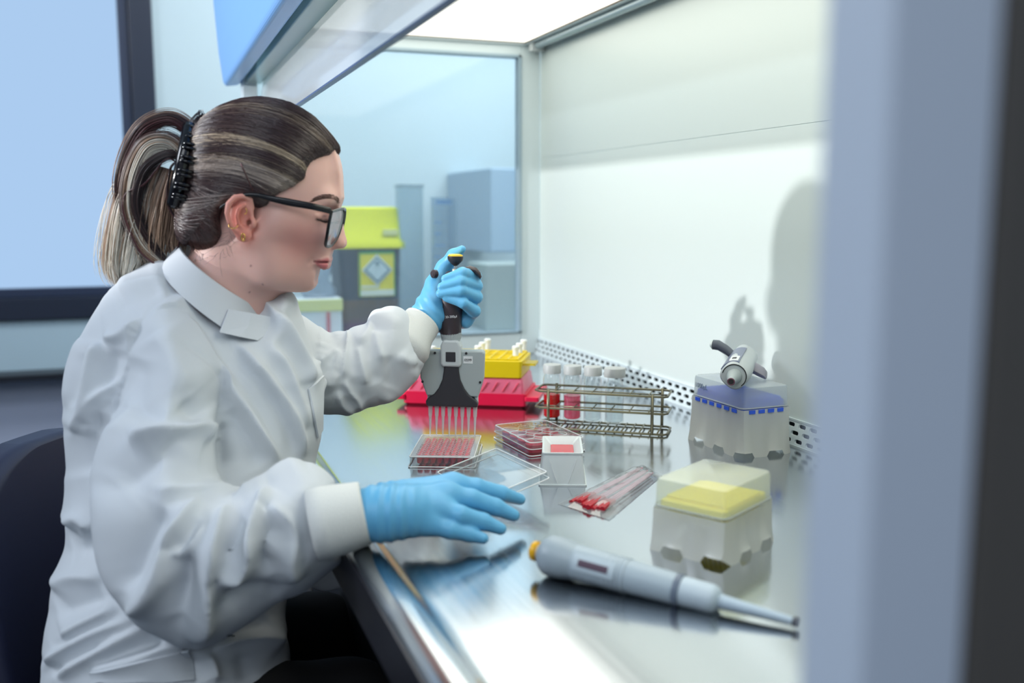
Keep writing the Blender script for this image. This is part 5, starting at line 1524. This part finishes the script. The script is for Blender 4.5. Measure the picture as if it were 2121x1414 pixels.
def fold(v, nrm, bvh, pts, amp, wd, p=1.5, t0=.18, t1=.25):
    """raise (amp>0) or press (amp<0) the cloth along a line traced over its surface"""
    L_ = trace(bvh, pts)
    if L_ is None or len(L_) < 2: return v
    bb0, bb1 = L_.min(0) - wd * 3.4, L_.max(0) + wd * 3.4
    m = ((v > bb0) & (v < bb1)).all(1); ii = np.nonzero(m)[0]
    X = v[ii]; best = np.full(len(ii), 1e9); bi = np.zeros(len(ii), int)
    for k_, c in enumerate(L_):
        dd = ((X - c) ** 2).sum(1); u_ = dd < best; best[u_] = dd[u_]; bi[u_] = k_
    t = bi / (len(L_) - 1)
    tp = np.minimum(1, np.minimum((t + .02) / t0, (1.02 - t) / t1)); tp = np.sin(np.clip(tp, 0, 1) * pi / 2)
    g = np.clip(1 - np.sqrt(best + 4e-6) / (2.9 * wd), 0, 1) ** 1.3 * tp * amp
    v = v.copy(); v[ii] += nrm[ii] * g[:, None]
    return v
def c7(pts): return [(60 + x / 2.72, 480 + y / 2.72) for x, y in pts]
def c8(pts): return [(60 + x / 2.651, 900 + y / 2.651) for x, y in pts]
def c6(pts): return [(600 + x / 4.42, 580 + y / 4.42) for x, y in pts]
nr = normals(kv, kq)
# folds of the cloth: crest and hollow lines with heights (mm); the cloth between them is a sloping plane
SL = [ # near sleeve
 (7, c8([(560, -160), (520, -60), (470, 20), (415, 180), (400, 270), (412, 420), (432, 620), (472, 820), (515, 965)])),
 (11, c8([(950, 345), (870, 450), (800, 570), (770, 650), (740, 760), (680, 860), (600, 940), (530, 985)])),
 (13, c8([(1100, 385), (1045, 520), (1010, 640), (985, 760), (968, 900), (950, 1040), (905, 1150)])),
 (13, c8([(1340, 300), (1290, 420), (1245, 550), (1205, 680), (1130, 770), (1010, 805)])),
 (8, c8([(1110, 380), (1230, 320), (1340, 270), (1440, 200), (1530, 165)])),
 (9, c8([(1300, 430), (1400, 470), (1440, 600), (1440, 720), (1480, 815)])),
 (12, c7([(560, 1190), (700, 1155), (860, 1140), (960, 1122), (1020, 1135)])),
 (6, c8([(690, 300), (820, 325), (950, 320), (1150, 290)])),
 (4, c8([(515, 975), (700, 1065), (885, 1155), (1100, 1075), (1390, 905)])),
 (5, c8([(790, 640), (840, 665), (900, 600), (960, 500)])),
 (-10, c8([(760, 400), (660, 560), (590, 720), (530, 880)])),
 (-14, c8([(940, 470), (890, 560), (850, 640), (870, 800), (840, 1010)])),
 (-11, c8([(1190, 400), (1140, 560), (1090, 710)])),
 (-7, c8([(1060, 930), (1150, 870), (1300, 850), (1400, 900)])),
 (-11, c8([(1350, 480), (1310, 570), (1290, 680), (1350, 780)])),
 (-7, c8([(800, 40), (660, 180), (500, 300)])),
 (-9, c8([(1040, 230), (1180, 275), (1270, 262)])),
 (-6, c7([(640, 700), (600, 850), (620, 1000), (780, 1060)])),
 (4, c7([(700, 560), (800, 700), (900, 900)])),
 (-8, c7([(860, 960), (960, 1060)])),
 (3, c8([(1560, 300), (1540, 480), (1620, 700)])),
]
TL = [ # back, front and skirt
 (8, c7([(420, 612), (540, 590), (640, 495)])), (9, c7([(425, 620), (372, 720), (342, 900), (322, 1100)])), (7, c7([(490, 850), (330, 1000), (250, 1140)])),
 (3, c7([(310, 590), (240, 760), (205, 1000)])), (-8, c7([(500, 650), (460, 800), (440, 950)])), (-6, c7([(340, 680), (280, 850), (230, 1000)])), (-7, c7([(400, 1000), (350, 1180), (370, 1380)])),
 (5, c7([(500, 330), (650, 290), (780, 270)])), (-4, c7([(480, 420), (620, 380), (760, 330)])), (4, c7([(700, 470), (840, 400), (900, 350)])),
 (9, c7([(700, 500), (840, 590), (1000, 690), (1110, 830), (1240, 1020), (1340, 1190), (1420, 1310)])),
 (-6, c7([(860, 480), (1000, 600), (1160, 800), (1300, 1000), (1420, 1220)])),
 (-8, c7([(1130, 650), (1250, 785), (1380, 960), (1468, 1130), (1505, 1300)])),
 (7, c7([(1165, 620), (1295, 765), (1425, 935), (1515, 1120), (1540, 1290)])),
 (-9, c7([(1130, 980), (1230, 1150), (1320, 1330)])), (-12, c7([(1060, 1060), (1060, 1180), (1090, 1340)])),
 (6, c7([(1370, 640), (1455, 780), (1515, 950), (1560, 1120)])), (-4, c7([(1320, 660), (1400, 800), (1470, 960)])),
 (8, c7([(1320, 360), (1440, 530), (1550, 740), (1600, 860)])), (-6, c7([(1390, 560), (1500, 760), (1570, 930)])), (-5, c7([(1420, 420), (1540, 600), (1620, 760)])),
 (8, c8([(220, 500), (300, 460), (380, 540)])), (6, c8([(130, 850), (250, 790), (420, 800)])), (8, c8([(180, 1120), (330, 1040), (500, 960)])), (9, c8([(100, 1270), (200, 1190), (400, 1090), (600, 1030)])),
 (9, c8([(150, 1345), (330, 1240), (520, 1140), (660, 1070)])), (7, c8([(320, 1305), (560, 1260), (740, 1190), (880, 1160)])), (8, c8([(1000, 1190), (1150, 1130), (1300, 1120), (1400, 1150)])),
 (-8, c8([(230, 640), (330, 620), (400, 600)])), (-7, c8([(150, 980), (280, 940), (430, 900)])), (-8, c8([(140, 1200), (300, 1120), (480, 1050)])), (-7, c8([(120, 1310), (260, 1240), (420, 1160)])),
 (-10, c8([(360, 1290), (560, 1190), (760, 1150)])), (-10, c8([(930, 1180), (1050, 1150), (1200, 1085), (1330, 1000)])), (-9, c8([(905, 1200), (912, 1290), (920, 1370)])), (5, c8([(980, 1210), (1010, 1290), (1020, 1370)])), (-5, c8([(1180, 1200), (1200, 1290), (1230, 1370)])),
]
FL = [
 (8, c6([(540, 460), (528, 600), (505, 760), (495, 900)])), (7, c6([(470, 640), (440, 760), (400, 860), (290, 960)])), (-9, c6([(480, 500), (430, 640), (380, 720)])), (6, c6([(240, 540), (200, 650)])), (-5, c6([(300, 600), (250, 720)])),
 (7, c6([(260, 780), (370, 700), (470, 640)])), (7, c6([(320, 920), (410, 930), (440, 840)])), (-7, c6([(330, 830), (400, 850), (450, 720)])), (7, c6([(620, 610), (700, 520), (780, 400), (850, 270)])), (6, c6([(625, 610), (650, 760), (690, 960)])), (-6, c6([(580, 560), (570, 700), (600, 880)])),
 (-6, c6([(720, 600), (740, 780), (800, 950)])), (7, c6([(500, 900), (560, 1010), (620, 1090), (650, 1180)])), (7, c6([(450, 1000), (500, 1120), (600, 1190)])), (-9, c6([(540, 900), (590, 1010), (660, 1120)])), (-7, c6([(460, 940), (520, 1060), (600, 1150)])), (6, c6([(780, 480), (800, 620), (840, 740)])), (5, c6([(800, 1090), (950, 1040), (1080, 900), (1150, 780)])), (-5, c6([(880, 700), (920, 850), (880, 980)])), (4, c6([(980, 680), (1060, 745), (1160, 745)])),
]
def relief(V, own, lines, uvw, soft=.0015, p=1.55, bg=.055):
    num = np.zeros(len(uvw)); den = np.full(len(uvw), 1 / bg ** p)
    for hgt, pts in lines:
        P = np.array([V.loc(x, y)[:2] for x, y in catmull([np.array([x, y, 0.0]) for x, y in pts], 5)[:, :2]])
        best = np.full(len(uvw), 1e9); pos = np.zeros(len(uvw)); nP = len(P) - 1
        for k_, (a, b) in enumerate(zip(P[:-1], P[1:])):
            ab = b - a; t = np.clip(((uvw[:, :2] - a) @ ab) / (ab @ ab + 1e-12), 0, 1)
            dd = ((uvw[:, :2] - a - t[:, None] * ab) ** 2).sum(1); m = dd < best
            best[m] = dd[m]; pos[m] = (k_ + t[m]) / nP
        tpr = np.sin(np.clip(np.minimum(pos, 1 - pos) / .22, .12, 1) * pi / 2)
        wgt = 1 / (best + (soft if hgt > 0 else .006) ** 2) ** (p / 2)
        num += wgt * hgt * .0019 * tpr; den += wgt
    return num / den
qc = (kv - CV.O) @ CV.M; qp = qc * (1.17 / (1.17 - np.clip(qc[:, 2:3], -.1, .3))); isS = np.abs(coat_sdf(kv.astype(f32), 1)) < .006
qf = (kv - FS.O) @ FS.M; isF = (qf[:, 0] > FS.loc(664, 700)[0]) & (kv[:, 0] > .0) & (qc[:, 1] > cp_(0, 880)[1]) & (~isS) & (np.abs(poly_sd(qc[:, 0].astype(f32), qc[:, 1].astype(f32), torso)) * 0 + poly_sd(qc[:, 0].astype(f32), qc[:, 1].astype(f32), torso) > -.002)
dsp = np.zeros(len(kv))
mS = isS & (nr @ CV.w > -.35); mT = (~isS) & (~isF) & (nr @ CV.w > -.2); mF = isF & (nr @ FS.w > -.4)
dsp[mS] = relief(CV, None, SL, qp[mS]); dsp[mT] = relief(CV, None, TL, qp[mT]); dsp[mF] = relief(FS, None, FL, qf[mF])
dsp *= np.where(isF, .85, 1.0)
# fade where one sheet meets the next, so that edges stay clean, and round the back
face = np.where(isF, nr @ FS.w, nr @ CV.w); dsp *= np.clip((face + .35) / .5, 0, 1)
E_ = np.concatenate([kq[:, [0, 1]], kq[:, [1, 2]], kq[:, [2, 3]], kq[:, [3, 0]]])
for _ in range(1):
    s_ = np.zeros(len(kv)); c_ = np.zeros(len(kv)); np.add.at(s_, E_[:, 0], dsp[E_[:, 1]]); np.add.at(s_, E_[:, 1], dsp[E_[:, 0]]); np.add.at(c_, E_[:, 0], 1); np.add.at(c_, E_[:, 1], 1); dsp = .5 * dsp + .5 * s_ / c_
kv = kv + nr * dsp[:, None]
nr = normals(kv, kq)
coat_bvh = bvh_of(kv, kq)
for pts, amp, wd in [
    (c7([(860, 320), (760, 370), (680, 440), (655, 490)]), -.0022, .0028),
    (c7([(850, 612), (1000, 720), (1080, 830), (1092, 950), (1062, 1060)]), -.0030, .0030),
    (c7([(790, 240), (870, 330), (960, 430), (1075, 560)]), -.0022, .0025),
    (c7([(1130, 640), (1250, 775), (1380, 950), (1470, 1130), (1508, 1300)]), -.0035, .0030),
    (c7([(1010, 1120), (1036, 1150), (1030, 1180)]), .004, .0045)]:
    kv = fold(kv, nr, coat_bvh, pts, amp, wd)
# faint general creasing of the cotton
fn_ = np.array([noise.noise(Vector((a * 9, b * 9, c * 5))) * .0012 + noise.noise(Vector((a * 22 + 5, b * 22, c * 14))) * .0004 for a, b, c in kv])
kv = kv + nr * fn_[:, None]
kv = smooth_mesh(kv, kq, 1, .25)
cm = mat('coat_cotton', (209, 214, 219), .85)
add_bump(cm, 1100, .12, .0004, 2)
coat = mesh_part('lab_coat', kv, kq, cm, person, PO)
coat_bvh2 = bvh_of(kv, kq)
def cloth_patch(name, quad, nu, nv, lift, thick, m, parent, bvh=None, wave=0.0, label=None):
    """patch of cloth laid on the coat: quad = four photo corners"""
    bvh = bvh or coat_bvh2
    (ax, ay), (bx, by), (cx, cy), (dx, dy) = quad
    G = []
    for i in range(nu + 1):
        for j in range(nv + 1):
            s, t = i / nu, j / nv
            x = (ax * (1 - s) + bx * s) * (1 - t) + (dx * (1 - s) + cx * s) * t; y = (ay * (1 - s) + by * s) * (1 - t) + (dy * (1 - s) + cy * s) * t
            G.append(ray_to(bvh, x, y))
    good = [g for g in G if g is not None]
    if not good: return None
    mean = np.mean(good, 0); dep = (mean - vC) @ vF
    W_ = []
    for k_, g in enumerate(G):
        i, j = divmod(k_, nv + 1); s, t = i / nu, j / nv
        if g is None or abs((g - vC) @ vF - dep) > .09:
            x = (ax * (1 - s) + bx * s) * (1 - t) + (dx * (1 - s) + cx * s) * t; y = (ay * (1 - s) + by * s) * (1 - t) + (dy * (1 - s) + cy * s) * t
            g = D(x, y, dep)
        W_.append(g)
    A = np.array(W_).reshape(nu + 1, nv + 1, 3)
    for _ in range(3):
        B_ = A.copy(); B_[1:-1, 1:-1] = (A[:-2, 1:-1] + A[2:, 1:-1] + A[1:-1, :-2] + A[1:-1, 2:]) / 4; A = B_
    du = np.gradient(A, axis=0); dv = np.gradient(A, axis=1); n_ = np.cross(du, dv); n_ /= np.linalg.norm(n_, axis=2)[..., None] + 1e-9
    sg = np.sign((n_ * (vC - A)).sum(2))[..., None]; n_ = n_ * sg
    top = A + n_ * (lift + thick); bot = A + n_ * (lift * .2)
    n1 = nv + 1; K = (nu + 1) * n1
    F_ = [(i * n1 + j, (i + 1) * n1 + j, (i + 1) * n1 + j + 1, i * n1 + j + 1) for i in range(nu) for j in range(nv)]
    F_ += [tuple(K + q for q in reversed(f)) for f in F_]
    per = [i * n1 for i in range(nu + 1)] + [nu * n1 + j for j in range(1, n1)] + [i * n1 + nv for i in range(nu - 1, -1, -1)] + [j for j in range(nv - 1, 0, -1)]
    F_ += [(per[k], per[(k + 1) % len(per)], K + per[(k + 1) % len(per)], K + per[k]) for k in range(len(per))]
    V = np.concatenate([top.reshape(-1, 3), bot.reshape(-1, 3)]) - PO
    o = part(name, (V.tolist(), F_), m, parent, smooth='auto', label=label)
    return o
# collar: standing band around the neck
def collar_ring(c, a, b, tilt, grow=0.0):
    out = []
    for k in range(40):
        t = 2 * pi * k / 40
        out.append(HV.world(np.array([c[0] + (a + grow) * cos(t) * cos(tilt), c[1] + (a + grow) * cos(t) * sin(tilt), c[2] + (b + grow) * sin(t)])) - PO)
    return [tuple(p) for p in out]
c1 = (hp(376, 506)[:2] + hp(546, 634)[:2]) / 2; a1 = np.linalg.norm(hp(376, 506)[:2] - hp(546, 634)[:2]) / 2
c2 = (hp(338, 552)[:2] + hp(566, 716)[:2]) / 2; a2 = np.linalg.norm(hp(338, 552)[:2] - hp(566, 716)[:2]) / 2
t1 = math.atan2(*(hp(546, 634)[:2] - hp(376, 506)[:2])[::-1]); t2 = math.atan2(*(hp(560, 706)[:2] - hp(350, 545)[:2])[::-1])
cb = MB()
rings = []
for s, g in ((0, -.0020), (0, .0020), (.5, .0030), (1, .0030), (1, -.0020), (.5, -.0020), (0, -.0020)):
    c_ = (*(c1 * (1 - s) + c2 * s), 0); rings.append(collar_ring(c_, a1 * (1 - s) + a2 * s, (.0620 * (1 - s) + .085 * s), t1 * (1 - s) + t2 * s, g))
cb.loft(rings, cap=False)
part('collar', cb, cm, person, smooth='auto', bevel=.0008)
colb = bvh_of(np.concatenate([kv, np.array(cb.v) + PO]), list(map(list, kq)) + [[i + len(kv) for i in f] for f in cb.f if len(f) == 4])
tabp = [hp(474, 640, .0730), hp(520, 648, .0640), hp(564, 657, .0460), hp(567, 683, .0520), hp(534, 705, .0740), hp(494, 697, .0880), hp(455, 688, .0940)]
cen = np.mean(tabp, 0) + np.array([0, 0, .002]); tv = [cen] + tabp; tb = [p - np.array([.001, 0, .0022]) for p in tv]; n7 = len(tabp)
TV = np.array([HV.world(p) - PO for p in tv + tb])
TF = [(0, 1 + k, 1 + (k + 1) % n7) for k in range(n7)] + [(n7 + 1, n7 + 2 + (k + 1) % n7, n7 + 2 + k) for k in range(n7)] + [(1 + k, n7 + 2 + k, n7 + 2 + (k + 1) % n7, 1 + (k + 1) % n7) for k in range(n7)]
part('collar_tab', (TV.tolist(), TF), cm, person, bevel=.0006)
# breast pocket, placket, side pocket
cloth_patch('breast_pocket', [(637, 806), (667, 777), (664, 890), (655, 905)], 8, 14, .0022, .0012, cm, coat)
cloth_patch('side_pocket', [(188, 1392), (392, 1344), (400, 1412), (196, 1414)], 14, 6, .0022, .0012, cm, coat)
part('ink_mark', MB().tube([tuple((ray_to(coat_bvh2, x, y) + (vC - ray_to(coat_bvh2, x, y)) * .0012) - PO) for x, y in ((470, 1317), (476, 1314), (473, 1318), (482, 1314), (480, 1318), (486, 1316))], .0005, 5), 'black', coat)
# red shirt at the throat
part('shirt_collar', MB().tube([tuple(HV.world(p) - PO) for p in (hp(519, 632, .028), hp(527, 636, .018), hp(532, 640, .005), hp(534, 640, -.01))], .0045, 8), mat('shirt_red', (150, 16, 50), .7), person, smooth=True)

# ------------------------------------------------------------------ knitted cuffs
knit = mat('cuff_knit', (224, 226, 222), .9)
add_bump(knit, 900, .5, .0006, 1, kind='voronoi')
def cuff(name, A, B, ra, rb, sq=1.0, thick=.003):
    A = Vector(A); B = Vector(B); ax = (B - A); L_ = ax.length
    Mx = Vector((0, 0, 1)).rotation_difference(ax.normalized()).to_matrix()
    prof = [(ra, 0), (ra * 1.02, L_ * .3), (rb * 1.06, L_ * .65), (rb, L_ * .93), (rb - .0005, L_ * .985), (rb - thick, L_), (rb - thick * 1.8, L_ * .97), (rb - thick * 1.6, L_ * .6)]
    rings = []
    for r, h in prof:
        rings.append([tuple(A + Mx @ Vector((r * cos(2 * pi * k / 64) * (1 + .012 * (k % 2)), r * sq * sin(2 * pi * k / 64) * (1 + .012 * (k % 2)), h)) - Vector(PO)) for k in range(64)])
    return part(name, MB().loft([[tuple(A - Vector(PO))] * 64] + rings, cap=False), knit, person, smooth=True, fix=False)
nwr = T(757, 1062, .040); ncf = D(646, 1088, .950)
cuff('sleeve_cuff', ncf, nwr, .0345, .0315)
fwr = D(876, 664, 1.366); fcf = D(826, 728, 1.340)
cuff('sleeve_cuff', fcf, fwr, .0370, .0275)

# ------------------------------------------------------------------ gloves
glv = mat('glove_nitrile', (100, 178, 222), .42, 0, Subsurface_Weight=.12, Subsurface_Radius=(.004, .008, .012), Subsurface_Scale=.4)
add_bump(glv, 160, .25, .0012, 3, (1, 1, 1))
def tz(x, y, z): return T(x, y, z)
NH = dict(
    index=[tz(938, 1006, .050), tz(986, 1009, .047), tz(1038, 1022, .037), tz(1077, 1034, .027)],
    middle=[tz(925, 1026, .048), tz(975, 1033, .043), tz(1026, 1050, .032), tz(1064, 1067, .022)],
    ring=[tz(905, 1052, .040), tz(952, 1067, .034), tz(1000, 1080, .025), tz(1037, 1095, .017)],
    pinky=[tz(885, 1082, .028), tz(932, 1097, .022), tz(972, 1106, .016), tz(1001, 1115, .012)])
NR = dict(index=[.0125, .0098, .0086, .0062], middle=[.0125, .0104, .0092, .0066], ring=[.0125, .0102, .0088, .0062], pinky=[.0115, .0090, .0078, .0056])
w_ = tz(762, 1060, .044)
def near_hand(p):
    d = chain(p, [tz(778, 1063, .040), tz(810, 1060, .041), tz(840, 1056, .041)], [.0280, .0255, .0235])
    for f_, r0 in (('index', .0185), ('middle', .0190), ('ring', .0185), ('pinky', .0160)):
        base = tz(*{'index': (800, 1035, .044), 'middle': (798, 1050, .043), 'ring': (798, 1068, .038), 'pinky': (800, 1085, .030)}[f_])
        d = smin(d, cap(p, base, NH[f_][0], r0, NR[f_][0] * 1.08), .010)
    th = chain(p, [tz(815, 1010, .028), tz(880, 995, .020), tz(940, 1000, .015), tz(985, 1012, .013)], [.0170, .0130, .0108, .0075], .004)
    d = smin(d, th, .006)
    fs = None
    for f_ in NH:
        c = chain(p, NH[f_], NR[f_], .003)
        fs = c if fs is None else smin(fs, c, .0022)
    d = smin(d, fs, .0075)
    # knuckle tendons and the creases of the glove
    for f_ in ('index', 'middle', 'ring'):
        k0 = NH[f_][0] + np.array([0, 0, .007]); b0 = w_ + (k0 - w_) * .45
        d = smin(d, cap(p, b0, k0, .002, .0048), .006)
    return d
def wrinkle(p, d, A, B, amp, freq, span):
    """rings of glove creases around the axis A-B near A"""
    ax = (B - A) / np.linalg.norm(B - A); t = (p - A) @ ax
    sw = (p - A) @ np.cross(ax, [0, 0, 1.0])
    return d + (amp * np.sin((t + .25 * sw) * freq + 2.5 * np.sin(sw * 60)) * np.exp(-((t - span) / (span * .8)) ** 2)).astype(f32)
def build_hand(name, fn, lo, hi, lab, h=.0016):
    v_, q_ = nets(fn, lo, hi, h); v_ = smooth_mesh(v_, q_, 1, .4)
    return mesh_part(name, v_, q_, glv, person, PO, label=lab)
allp = np.array([w_, tz(735, 1064, .046)] + [x for f_ in NH.values() for x in f_])
build_hand('glove', lambda p: wrinkle(p, near_hand(p), tz(745, 1062, .046), tz(900, 1040, .046), .0009, 520, .030), allp.min(0) - .05, allp.max(0) + .04, 'blue glove holding the clear plate lid')
# raised hand around the pipette handle
hd = lambda x, y, d: D(x, y, d - .030)
FHD = dict(
    index=([hd(970, 588, 1.432), hd(984, 572, 1.404), hd(958, 565, 1.3735), hd(922, 577, 1.3745)], [.0115, .0092, .0078, .0058]),
    middle=([hd(972, 606, 1.430), hd(986, 592, 1.402), hd(955, 582, 1.3705), hd(914, 594, 1.3725)], [.0115, .0092, .0080, .0060]),
    ring=([hd(972, 626, 1.428), hd(986, 615, 1.400), hd(955, 602, 1.3705), hd(912, 608, 1.3725)], [.0115, .0092, .0080, .0060]),
    pinky=([hd(970, 652, 1.424), hd(982, 644, 1.398), hd(960, 628, 1.3735), hd(925, 616, 1.3735)], [.0115, .0090, .0075, .0056]))
def far_hand(p):
    wr = hd(868, 672, 1.398)
    d = chain(p, [hd(862, 680, 1.396), wr, hd(893, 650, 1.405)], [.0205, .0220, .0235])
    d = smin(d, cap(p, hd(893, 650, 1.405), hd(930, 610, 1.436), .0225, .0175), .012)
    d = smin(d, cap(p, hd(886, 664, 1.412), hd(955, 655, 1.436), .0195, .0150), .012)
    d = smin(d, cap(p, hd(955, 600, 1.436), hd(958, 655, 1.430), .0140, .0140), .012)
    d = smin(d, cap(p, hd(955, 655, 1.428), hd(965, 664, 1.412), .0130, .0110), .010)
    th = chain(p, [hd(893, 630, 1.405), hd(903, 590, 1.416), hd(920, 554, 1.420), hd(940, 529, 1.412), hd(957, 516, 1.404)], [.0200, .0150, .0110, .0090, .0056], .006)
    d = smin(d, th, .010)
    fs = None
    for P_, R_f in FHD.values():
        c = chain(p, P_, R_f, .003); fs = c if fs is None else smin(fs, c, .0016)
    d = smin(d, fs, .005)
    return d
allp = np.array([x for P_, _ in FHD.values() for x in P_] + [hd(850, 692, 1.39), hd(958, 515, 1.404)])
build_hand('glove', lambda p: wrinkle(p, far_hand(p), hd(850, 690, 1.39), hd(930, 600, 1.42), .0010, 430, .034), allp.min(0) - .045, allp.max(0) + .035, 'blue glove gripping the pipette handle, thumb on the plunger', .0015)

# ------------------------------------------------------------------ trousers and shoes
def legs_sdf(p):
    hip = CV.world(cp_(330, 1440, 0)); hip = np.array([hip[0], hip[1], .56])
    d = None
    for s in (-1, 1):
        h_ = hip + np.array([0, .10 * s, 0]); kn = np.array([.20, 1.20 + .11 * s, .53]); an = np.array([.16, 1.20 + .12 * s, .10])
        c = chain(p, [h_, kn, an], [.095, .070, .050], .02); d = c if d is None else smin(d, c, .02)
    return d
lv, lq_ = nets(legs_sdf, (-.5, .9, .04), (.35, 1.5, .75), .008)
mesh_part('trousers', smooth_mesh(lv, lq_, 1), lq_, mat('trouser_black', (10, 10, 13), .8), person, PO)
for s in (-1, 1):
    part('shoe', MB().loft([[(.10 + dx + .23 * 0, 1.20 + .12 * s + w2 * cos(t), .001 + max(0, hh_ * (1 + sin(t)) / 2)) for t in np.linspace(0, 2 * pi, 15)[:-1]] for dx, w2, hh_ in ((-.02, .02, .04), (0, .035, .07), (.08, .04, .085), (.15, .045, .06), (.2, .03, .045), (.215, .01, .02))]), 'black', person, smooth=True).location = tuple(-PO)

# ------------------------------------------------------------------ clear lid held in the near hand
A_, B_, D_ = T(1028, 928, .038), T(1133, 976, .038), T(905, 1030, .010)
lx = Vector(B_ - A_); lx = lx.normalized(); ly_ = Vector(D_ - A_); ly_ = (ly_ - lx * ly_.dot(lx)); LLn = .1276; ly_.normalize()
lz = lx.cross(ly_)
Ml = Matrix(((lx.x, ly_.x, lz.x, A_[0]), (lx.y, ly_.y, lz.y, A_[1]), (lx.z, ly_.z, lz.z, A_[2]), (0, 0, 0, 1)))
lid = thing('plate_lid', 'clear plate lid held tilted under the near gloved hand', 'lid', M=Ml)
sg = -1 if lz.z > 0 else 1
mlid = MB().loft([[(x, y, z * sg) for x, y in rrect(-q, -q, LLn + q, .0855 + q, .004)] for z, q in ((.008, .0006), (.0005, 0), (0, -.001))])
part('lid_shell', mlid, 'clear_plastic', lid, smooth='auto')
part('lid_edge', MB().tube([(x, y, .008 * sg) for x, y in rrect(-.0006, -.0006, LLn + .0006, .0861, .004)], .0009, 6, closed=True).tube([(x, y, 0) for x, y in rrect(.0004, .0004, LLn - .0004, .0851, .004)], .0007, 6, closed=True), 'rim_white', lid)
